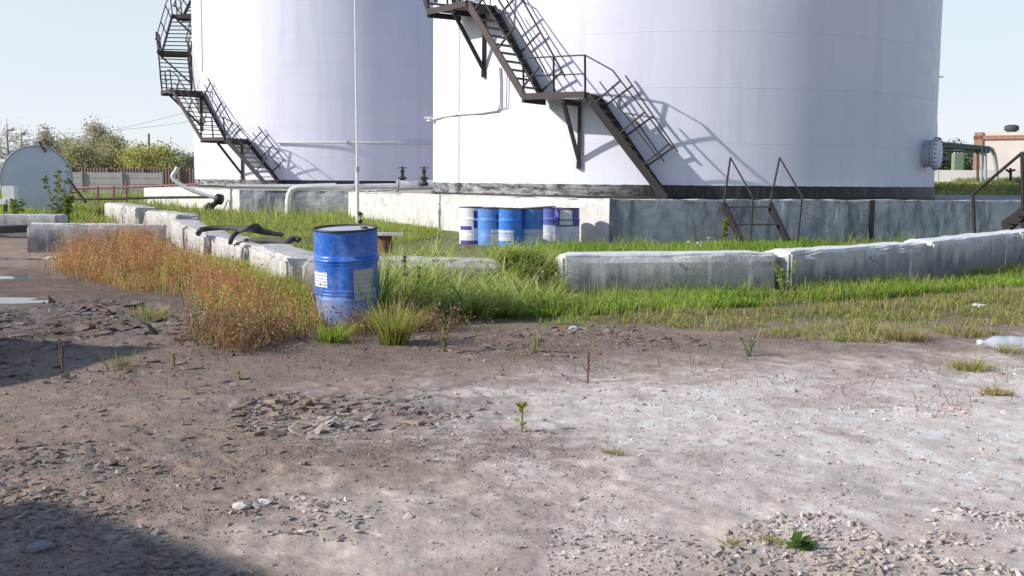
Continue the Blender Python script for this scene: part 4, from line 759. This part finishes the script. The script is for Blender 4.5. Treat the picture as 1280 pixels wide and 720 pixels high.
# trees
def tree(loc, h, wd, cols, n_, label, name='leafy_tree', group='trees behind the fences', leaf=.19, bark='bark', shape=1.0, bare=False, seed=0):
    n = int(n_*4); t = thing(name, label, 'tree', loc, 0, group); r_ = random.Random(seed); tr = MB(); tr.tube([(0, 0, -.3), (.05, 0, h*.3), (.1*r_.uniform(-1, 1), .1, h*.65), (0, 0, h*.98)], [.035*h*.6, .03*h*.5, .012*h, .01], 7)
    tips = []
    for k in range(int(30 if not bare else 38)):
        z = h*(.08+.88*r_.random()**1.25 if not bare else r_.uniform(.2, .92)); a = r_.uniform(0, 6.28); env = wd*(math.sin(min(1, max(.05, 1-(z/h))**.75*shape)*math.pi*.5))*r_.uniform(.5, 1.05); e = Vector((env*math.cos(a), env*math.sin(a), z+env*r_.uniform(.1, .5)))
        p0 = Vector((0, 0, z)); mid = p0.lerp(e, .5)+Vector((0, 0, -.1*env)); tr.tube([p0, mid, e], [.012*h*.4+.01, .02, .008], 5, cap=False); tips.append((mid, e))
        if bare:
            for _ in range(7):
                q = mid.lerp(e, r_.uniform(-.4, 1)); f = q+Vector((r_.uniform(-1, 1), r_.uniform(-1, 1), r_.uniform(.2, 1.1)))*env*.38; tr.tube([q, q.lerp(f, .5)+Vector((r_.uniform(-.05, .05), 0, .03)), f], [.014, .011, .007], 4, cap=False)
    tr.build('trunk', M[bark], t)
    if n:
        tp_ = np.array([(p.lerp(e, .1+.9*r_.random())) for p, e in tips for _ in range(6)]); i = rng.integers(0, len(tp_), n); q = tp_[i]+rng.normal(0, .15*wd+.12, (n, 3))*np.array([1, 1, .9])
        cl = rng.uniform(.7, 1.4, len(tp_))[i][:, None]; c = tints(n, cols)*cl; V, Fs, C = leaves(q, rng.uniform(.6, 1.3, n)*leaf, np.clip(c, .01, .7), .8, .7); npmesh('crown', V, Fs, M['leaf'], C, t)
    return t
AUT = [(.52, .47, .26), (.44, .43, .22), (.56, .51, .28), (.40, .41, .22)]; PINKISH = [(.57, .50, .41), (.51, .45, .35), (.47, .43, .29)]; YG = [(.55, .54, .17), (.47, .49, .17), (.6, .55, .2)]; OLV = [(.39, .41, .22), (.44, .43, .23), (.47, .44, .25)]  # autumn leaf colours, paled to stand in for distance haze
specs = [(108, 192, 2.2, OLV, 1800, 'low olive tree just left of the tallest tree base'), (150, 193, 2.2, AUT, 1800, 'low yellow brown tree under the yellowish tree'), (172, 191, 2.0, YG, 1800, 'low yellow green tree left of the utility pole'), (213, 196, 1.9, PINKISH, 1300, 'low pale brown tree between the two rounded heads and the dark olive tree'), (66, 192, 1.9, AUT, 1300, 'low brown tree just above the horizontal tank right shoulder'), (118, 156, 1.5, PINKISH, 2600, 'tallest pinkish autumn tree rising above the other trees'), (140, 170, 1.7, AUT, 2200, 'yellowish tree just right of the tallest tree'), (57, 158, .9, PINKISH, 1100, 'narrow pale tree rising over the horizontal tank'),
    (80, 178, 2.0, OLV, 2200, 'olive bush like tree right of the horizontal tank'), (98, 184, 1.8, AUT, 1800, 'low brown tree left of the tallest tree'), (160, 184, 1.7, AUT, 1800, 'brownish tree between the yellow tree and the utility pole'), (186, 184, 1.6, YG, 2000, 'bright yellow green tree in front of the utility pole'),
    (204, 186, 1.6, YG, 2000, 'yellow green tree with two rounded heads left of the farther tank'), (222, 195, 1.6, OLV, 1500, 'dark olive tree beside the left edge of the farther tank'), (240, 197, 1.4, PINKISH, 900, 'thin greyish tree partly hidden by the farther tank'), (130, 190, 2.4, OLV, 2200, 'wide olive undergrowth tree below the tallest tree')]
for i, (px_, py_, wd, cl, n, lb) in enumerate(specs):
    b = D(px_, py_, 94+random.uniform(-4, 6)); tree((b.x, b.y, 0), b.z*(1 if i in (5, 7) else .95), wd*1.35, cl, n, lb, seed=i+3)
for i, (px_, py_) in enumerate(((-12, 150), (8, 146), (26, 158), (42, 172), (68, 172))):
    b = D(px_, py_, 88+i*2); tree((b.x, b.y, 0), b.z, 2.0, PINKISH, 160, ['bare lavender grey tree at the very left edge of the view', 'tall bare grey tree behind the left side of the horizontal tank', 'bare grey tree behind the middle of the horizontal tank', 'short bare tree right above the horizontal tank', 'small bare tree right of the narrow pale tree'][i], 'bare_tree', bark='bark_pale', bare=True, seed=40+i, leaf=.14)
for i, (px_, py_, n) in enumerate(((1180, 190, 1200), (1196, 186, 1300), (1212, 192, 1200), (1230, 196, 900))):
    b = D(px_, py_, 105+i*3); tree((b.x, b.y, 1.2), b.z-1.2, 2.2, [(.09, .13, .06), (.12, .16, .06)], n, ['green tree right of the nearer tank behind the white wall', 'green tree behind the pale green transformer', 'green tree left of the white building', 'green tree behind the white building corner'][i], group='green trees by the white building', seed=60+i, shape=1.2)
ub = D(186, 167, 92); tp = thing('utility_pole', 'dark utility pole rising out of the yellow green trees', 'pole', (ub.x, ub.y, 0)); MB().tube([(0, 0, -.3), (0, 0, ub.z)], [.11, .08], 8).build('shaft', M['bark'], tp)
for k, (a, b, lb) in enumerate((((-60, 189, 130), (262, 132, 120), 'upper faint overhead wire in the sky left of the farther tank'), ((-60, 164, 130), (262, 148, 120), 'lower faint overhead wire in the sky left of the farther tank'))):
    p, q = D(*a), D(*b); pts = [p.lerp(q, u)+Vector((0, 0, -.9*(1-(2*u-1)**2))) for u in np.linspace(0, 1, 14)]; tag(MB().tube(pts, .018, 4).build('overhead_wire', M['wire']), lb, 'wire')
# ------------------------------------------------------------------ right background
bd = thing('white_building', 'white plastered building with brick corner at the far right', 'building', (D(1218, 212, 80).x, 80, 1.2)); bx0 = D(1226, 212, 80).x; bz = D(1226, 174, 80).z
BR_ = Matrix.Rotation(rad(-33), 3, 'Z'); o_ = Vector((bx0, 80, 0)); bb = lambda x, y, z: o_+BR_ @ Vector((x, y, 0))+Vector((0, 0, z))
MB().box(bb(9, 4, (bz+1)/2+.3), (18, 8, bz-.6), BR_).build('wall', M['plaster'], bd, True); MB().box(bb(-.24, 3.9, (bz+1)/2+.3), (.6, 8.1, bz-.6), BR_).build('corner_pilaster', M['brick'], bd, True)
MB().box(bb(8.7, 4, bz+.12), (18.6, 8.3, .28), BR_).build('cornice', M['brick'], bd, True); MB().lathe([(.35, 0), (.35, .35), (.5, .4), (.5, .7), (.3, .8), (.01, .82)], 14, (D(1264, 170, 80).x, 80, bz+.26)).build('roof_vent', M['rubber'], bd, True)
lw = thing('low_wall', 'long low white wall on the bank at the right', 'wall', (D(1160, 220, 62).x, 62, 1.3)); xa = D(1120, 220, 62).x
WR_ = Matrix.Rotation(rad(-16), 3, 'Z'); wv = WR_ @ Vector((1, 0, 0)); wo = Vector((xa, 64, 0))
for k in range(8): MB().box(wo+wv*(1.5+3*k)+Vector((0, 0, 1.72)), (2.97, .25, .84), WR_).build('wall_panel', M['white_wall'], lw, True)
MB().box(wo+wv*12+Vector((-.13, -.42, 1.30)), (24, .5, .12), WR_).build('plinth', M['rust'], lw, True)
tf = thing('transformer', 'pale green transformer cabinet with white insulators behind the low wall', 'transformer', D(1197, 215, 66)+Vector((0, 0, -.4))); MB().box(D(1197, 203, 66), (.56, .5, 1.1)).build('cabinet', M['pale_green'], tf, True)
for x_ in (1193.5, 1197.5, 1202): MB().lathe([(.05, -.1), (.09, 0), (.05, .08), (.08, .16), (.04, .24), (.0, .3)], 8, D(x_, 190, 66)+Vector((0, 0, -.1))).build('insulator', M['white_ceramic'], tf, True)
gp = thing('pipe_bridge', 'green pipes on posts running from the nearer tank towards the building', 'pipes', D(1226, 214, 50))
for k, (y0, y1) in enumerate(((178, 185), (182, 187), (188, 190))): MB().tube([D(1160, y0, 46), D(1236, y1, 54)], .09 if k < 2 else .06, 8).build('pipe', M['green_paint'], gp, True)
for x_, dp, b in ((1222, 52, 218), (1227, 52.5, 219), (1232, 53, 216)): MB().tube([D(x_, 186, dp), D(x_, b+8, dp)], .06, 6).build('post', M['rust'] if x_ == 1222 else M['grey_pipe'], gp, True)
MB().tube([D(1236, 185, 54), D(1240, 187, 54.2), D(1243, 194, 54.4), D(1245, 206, 54.5), D(1246, 226, 54.5)], .10, 10).build('elbow', M['grey_pipe'], gp, True)
nb = MB(); nb.tube([D(1172, 199, 38), D(1183, 200, 39)], .14, 8); nb.tube([D(1179, 205, 38.6), D(1179, 192, 38.6)], .1, 8); nb.tube([D(1171, 206, 38), D(1184, 205, 39)], .07, 6); tag(nb.build('black_valve', M['black']), 'black valve body just right of the bolted manhole cover', 'valve')
lm = thing('lamp_mast', 'very thin tall grey lamp mast right of the nearer tank', 'mast', D(1171, 222, 90)); MB().tube([D(1171, 226, 90), D(1170.5, 96, 90)], [.09, .05], 6).build('shaft', M['grey_pipe'], lm, True); MB().box(D(1171, 96, 90), (1.0, .2, .12)).build('lamp_head', M['grey_pipe'], lm, True)
yb = MB(); yb.tube([D(1263, 210, 40), D(1263.5, 226, 40)], .05, 6); yb.tube([D(1263, 216, 40), D(1258, 212, 40), D(1258, 211, 40)], .04, 6); yb.tube([D(1264, 214, 40), D(1269, 212, 40)], .04, 6); tag(yb.build('branched_post', M['steel_dark']), 'small dark branched post before the low white wall', 'post')
# ------------------------------------------------------------------ litter
bt = P(1258, 428, .05); bo = thing('plastic_bottle', 'clear crushed plastic bottle with white cap lying at the right edge', 'bottle', (bt.x+.02, bt.y, g(bt.x, bt.y)+.042), rad(-6))
MB().lathe([(.012, -.172), (.014, -.165), (.014, -.15), (.02, -.135), (.036, -.105), (.044, -.07), (.044, -.03), (.041, -.02), (.045, 0), (.044, .06), (.041, .07), (.045, .085), (.045, .15), (.038, .172), (.01, .165)], 24, (0, 0, 0), Matrix.Rotation(math.pi/2, 3, 'Y'), fn=lambda a, z: 1+.12*mnoise.noise(Vector((math.cos(a)*1.2, math.sin(a)*1.2, z*16)))).build('body', M['plastic'], bo)
MB().lathe([(.017, -.192), (.017, -.165)], 16, (0, 0, 0), Matrix.Rotation(math.pi/2, 3, 'Y'), cap0=True).build('cap', M['white_plastic'], bo); bo.scale = (1.3, 1.3, 1.3); bo.location.z += .012
def crumple(px_, py_, s, mat, label, name='litter'):
    p = P(px_, py_, 0); bm = bmesh.new(); bmesh.ops.create_icosphere(bm, subdivisions=3, radius=s/2)
    for v in bm.verts: v.co *= 1+.7*mnoise.noise(v.co*5/s*.5+Vector((px_, 0, 0))); v.co.z *= .45; v.co.x *= 1.5
    me = bpy.data.meshes.new(name); bm.to_mesh(me); bm.free(); me.materials.append(M[mat]); o = bpy.data.objects.new(name, me); COL.objects.link(o); o.location = (p.x, p.y, g(p.x, p.y)+s*.15); return tag(o, label, 'litter')
crumple(1223, 385, .09, 'white_plastic', 'crumpled white plastic scrap at the edge of the dry grass')
# ------------------------------------------------------------------ single plants
def tuft(px_, py_, n, h, cols, label, w_=.008, spread=.05, name='grass_tuft', lean=.65, bend=.95):
    p = P(px_, py_, 0); z = g(p.x, p.y); q = np.column_stack([rng.normal(0, spread, n), rng.normal(0, spread, n), np.zeros(n)]); q[:, 2] = gz(q[:, 0]+p.x, q[:, 1]+p.y)-z
    c = tints(n, cols); V, Fs, C = blades(q, h*rng.uniform(.5, 1.1, n), w_*rng.uniform(.7, 1.3, n), rng.uniform(0, lean, n), rng.uniform(0, bend, n), c*.65, c*1.3, np.arctan2(q[:, 1], q[:, 0])+rng.normal(0, .5, n))
    o = npmesh(name, V, Fs, M['grass'], C); o.location = (p.x, p.y, z); return tag(o, label, 'grass tuft')
tuft(417, 430, 160, .2, [(.3, .44, .05), (.36, .47, .07)], 'bright green grass tuft on the mud just below the blue drum', .009, .05)
tuft(492, 432, 300, .40, [(.38, .38, .09), (.45, .41, .15), (.29, .35, .07)], 'tall yellow green grass tuft right of the drum', .009, .055, lean=.42, bend=.8)
tuft(465, 405, 90, .62, [(.12, .24, .05), (.16, .28, .05)], 'tall thin green blades touching the right side of the drum', .013, .06, lean=.15, bend=.5)
tuft(1130, 424, 320, .13, DRY, 'dry straw coloured tuft left of the bottle and nearer the middle', .008, .075)
tuft(1212, 462, 240, .09, DRY+YEL, 'low yellow tuft on the gravel below the bottle', .008, .06)
tuft(1245, 490, 170, .05, DRY, 'flat dry tuft below the low yellow tuft near the right edge', .009, .04)
tuft(966, 682, 70, .03, DRY+YEL, 'yellow moss like tuft left of the small leafy weed at bottom right', .005, .022)
tuft(914, 682, 40, .025, YEL+DRY, 'small flat tuft leftmost of the bottom right weeds', .005, .018)
tuft(765, 570, 60, .04, DRY, 'tiny dry tuft on the pale gravel in the middle', .005, .03)
tuft(1260, 440, 120, .08, DRY+[(.5, .4, .03)], 'yellowish tuft directly under the bottle', .006, .06)
tuft(190, 398, 160, .16, DRY+YEL, 'small yellow tuft on the mud in front of the red weeds', .007, .1)
tuft(150, 462, 40, .16, [(.25, .27, .08), (.3, .25, .1)], 'thin pale tuft in the shadow band at the left', .006, .05)
def plant(px_, py_, h, cols, label, nst=3, nl=30, ls=.03, name='weed', stem=(.2, .2, .06), spread=.25, z0=0, top=0):
    p = P(px_, py_, z0); z = g(p.x, p.y); t = thing(name, label, 'weed', (p.x, p.y, z)); st = MB(); parts = []
    for k in range(nst):
        a = random.uniform(0, 6.28); l = spread*h*random.uniform(.1, 1) if nst > 1 else spread*h*.3; e = Vector((l*math.cos(a), l*math.sin(a), h*random.uniform(.7, 1))); pts = smooth_path([(0, 0, -.02), e*.5+Vector((0, 0, .05*h)), e], 4); st.tube(pts, [.004+.0015*(1-i/len(pts)) for i in range(len(pts))], 5)
        u = rng.uniform(top, 1, nl); q = np.array([pts[min(len(pts)-1, int(v*len(pts)))] for v in u])+rng.normal(0, .006, (nl, 3)); parts.append(leaves(q, ls*rng.uniform(.5, 1.2, nl), tints(nl, cols), .7, .5))
    o = st.build('stem', plain('stem_'+str(px_), stem), t); V, Fs, C = join(parts); npmesh('foliage', V, Fs, M['leaf'], C, t); return t
plant(652, 541, .17, [(.26, .30, .04), (.33, .33, .05)], 'small yellow green seedling alone on the pale dirt', 1, 26, .045)
plant(735, 478, .28, [(.3, .12, .08), (.25, .16, .07)], 'thin reddish stalk on the mud right of centre', 2, 22, .02, stem=(.3, .12, .1), spread=.1)
plant(670, 441, .19, [(.4, .36, .2), (.3, .3, .12)], 'pale drooping weed on the mud below the mound grass', 3, 8, .09, spread=.5, stem=(.35, .33, .15))
plant(555, 441, .27, [(.2, .26, .06), (.26, .15, .09)], 'leafy weed with a pale stem below the tall grass', 4, 16, .05, spread=.45)
plant(1000, 688, .035, [(.08, .15, .03), (.12, .2, .04)], 'dark green rosette weed at the bottom right gravel', 7, 10, .05, spread=1.4)
plant(936, 446, .16, [(.16, .22, .12), (.2, .26, .14)], 'grey green feathery weed on the edge of the dry grass', 7, 20, .022, spread=.6)
plant(78, 467, .24, [(.2, .15, .1), (.16, .12, .08)], 'dark dried weed standing in the shadow band at the left', 4, 18, .025, spread=.3, stem=(.15, .1, .07))
plant(218, 458, .10, [(.3, .3, .06)], 'small yellow weed right of the shadow band', 2, 10, .03)
plant(299, 476, .07, [(.35, .3, .04)], 'tiny yellow weed on the mud above the broken asphalt', 2, 8, .03)
BR = [(.10, .055, .04), (.14, .08, .05)]
plant(507, 392, .80, BR, 'taller brown dock stalk right of the big drum', 1, 150, .024, 'dock_stalk', (.15, .08, .05), .06, top=.55)
plant(520, 394, .62, BR, 'shorter brown dock stalk right of the taller one', 1, 90, .022, 'dock_stalk', (.15, .08, .05), .2, top=.6)
plant(450, 385, 1.22, BR, 'dark dock stalk rising behind the lid of the big drum', 1, 90, .03, 'dock_stalk', (.12, .07, .05), .05, top=.75)
plant(905, 312, .95, [(.10, .17, .04), (.14, .2, .05), (.3, .3, .04)], 'tall green weed with a yellow head left of the metal steps', 2, 90, .10, z0=-.2, spread=.12)
for k, (px_, py_, h_, lb) in enumerate(((70, 283, 1.75, 'young green poplar sapling in front of the horizontal tank'), (83, 280, .95, 'shorter bushy sapling at the right foot of the horizontal tank'), (20, 290, .8, 'small sapling behind the flat slab at the left edge'))):
    plant(px_, py_, h_, [(.16, .21, .05), (.22, .26, .06), (.10, .16, .04)], lb, 4+2*(k == 1), 90, .12, 'sapling', (.14, .12, .08), .3)
for k, (px_, py_) in enumerate(((862, 311), (870, 309), (876, 312), (884, 311))):
    plant(px_, py_, .42, [(.75, .75, .72)], ['white wildflower before the dark wall, leftmost of four', 'white wildflower before the dark wall, second of four', 'white wildflower before the dark wall, third of four', 'white wildflower before the dark wall, rightmost of four'][k], 1, 14, .05, 'wildflower', (.12, .2, .04), .1, z0=-.05, top=.85)
plant(982, 374, .40, [(.22, .36, .06), (.3, .42, .08), (.16, .27, .05)], 'leafy green weed growing in the gap between the front blocks', 6, 26, .05, spread=.45)
plant(690, 380, .42, [(.30, .34, .16), (.42, .40, .26), (.2, .28, .08)], 'pale dusty weed at the left end of the long level block', 7, 24, .04, spread=.4)
def fall(name, px_, py_, lb): plant(px_, py_, .3, [(.4, .34, .08), (.3, .2, .06)], lb, 5, 14, .07, name, spread=.6)
# ------------------------------------------------------------------ left of the view: unseen hut and skip, added to cast the yard shadows
def shadow_hut(corner, ang, sx, sy, h, label, mk, roofmk):
    t = thing('shadow_hut', label, 'shadow_hut', (*corner, 0), ang); MB().box((-sx/2, -sy/2, h/2-.1), (sx, sy, h+.2)).build('wall', M[mk], t); MB().box((-sx/2, -sy/2, h+.06), (sx+.16, sy+.16, .1)).build('roof', M[roofmk], t)
    d = MB().box((.02, -sy*.5, 1.0), (.05, .9, 2.0)).build('door', M['steel_brown'], t); MB().box((.06, -sy*.5+.35, 1.0), (.04, .03, .12)).build('handle', M['black'], d); return t
shadow_hut((-6.3, 2.92), rad(53), 2.6, 3.0, 2.25, 'unseen brick hut added left of the view to cast the near yard shadow', 'brick', 'conc')
sk_ = thing('shadow_skip', 'unseen rusty skip added left of the view to cast a shadow band', 'container', (-7.3, 6.75, 0), rad(-14))
MB().box((0, 0, .95), (1.6, 1.65, 1.7)).build('bin', M['rust_fence'], sk_)
for k in range(4): MB().box((-.6+.4*k, -.845, .95), (.08, .05, 1.6)).build('rib', M['rust'], sk_)
MB().box((0, 0, 1.83), (1.72, 1.77, .08)).build('rim', M['rust'], sk_)
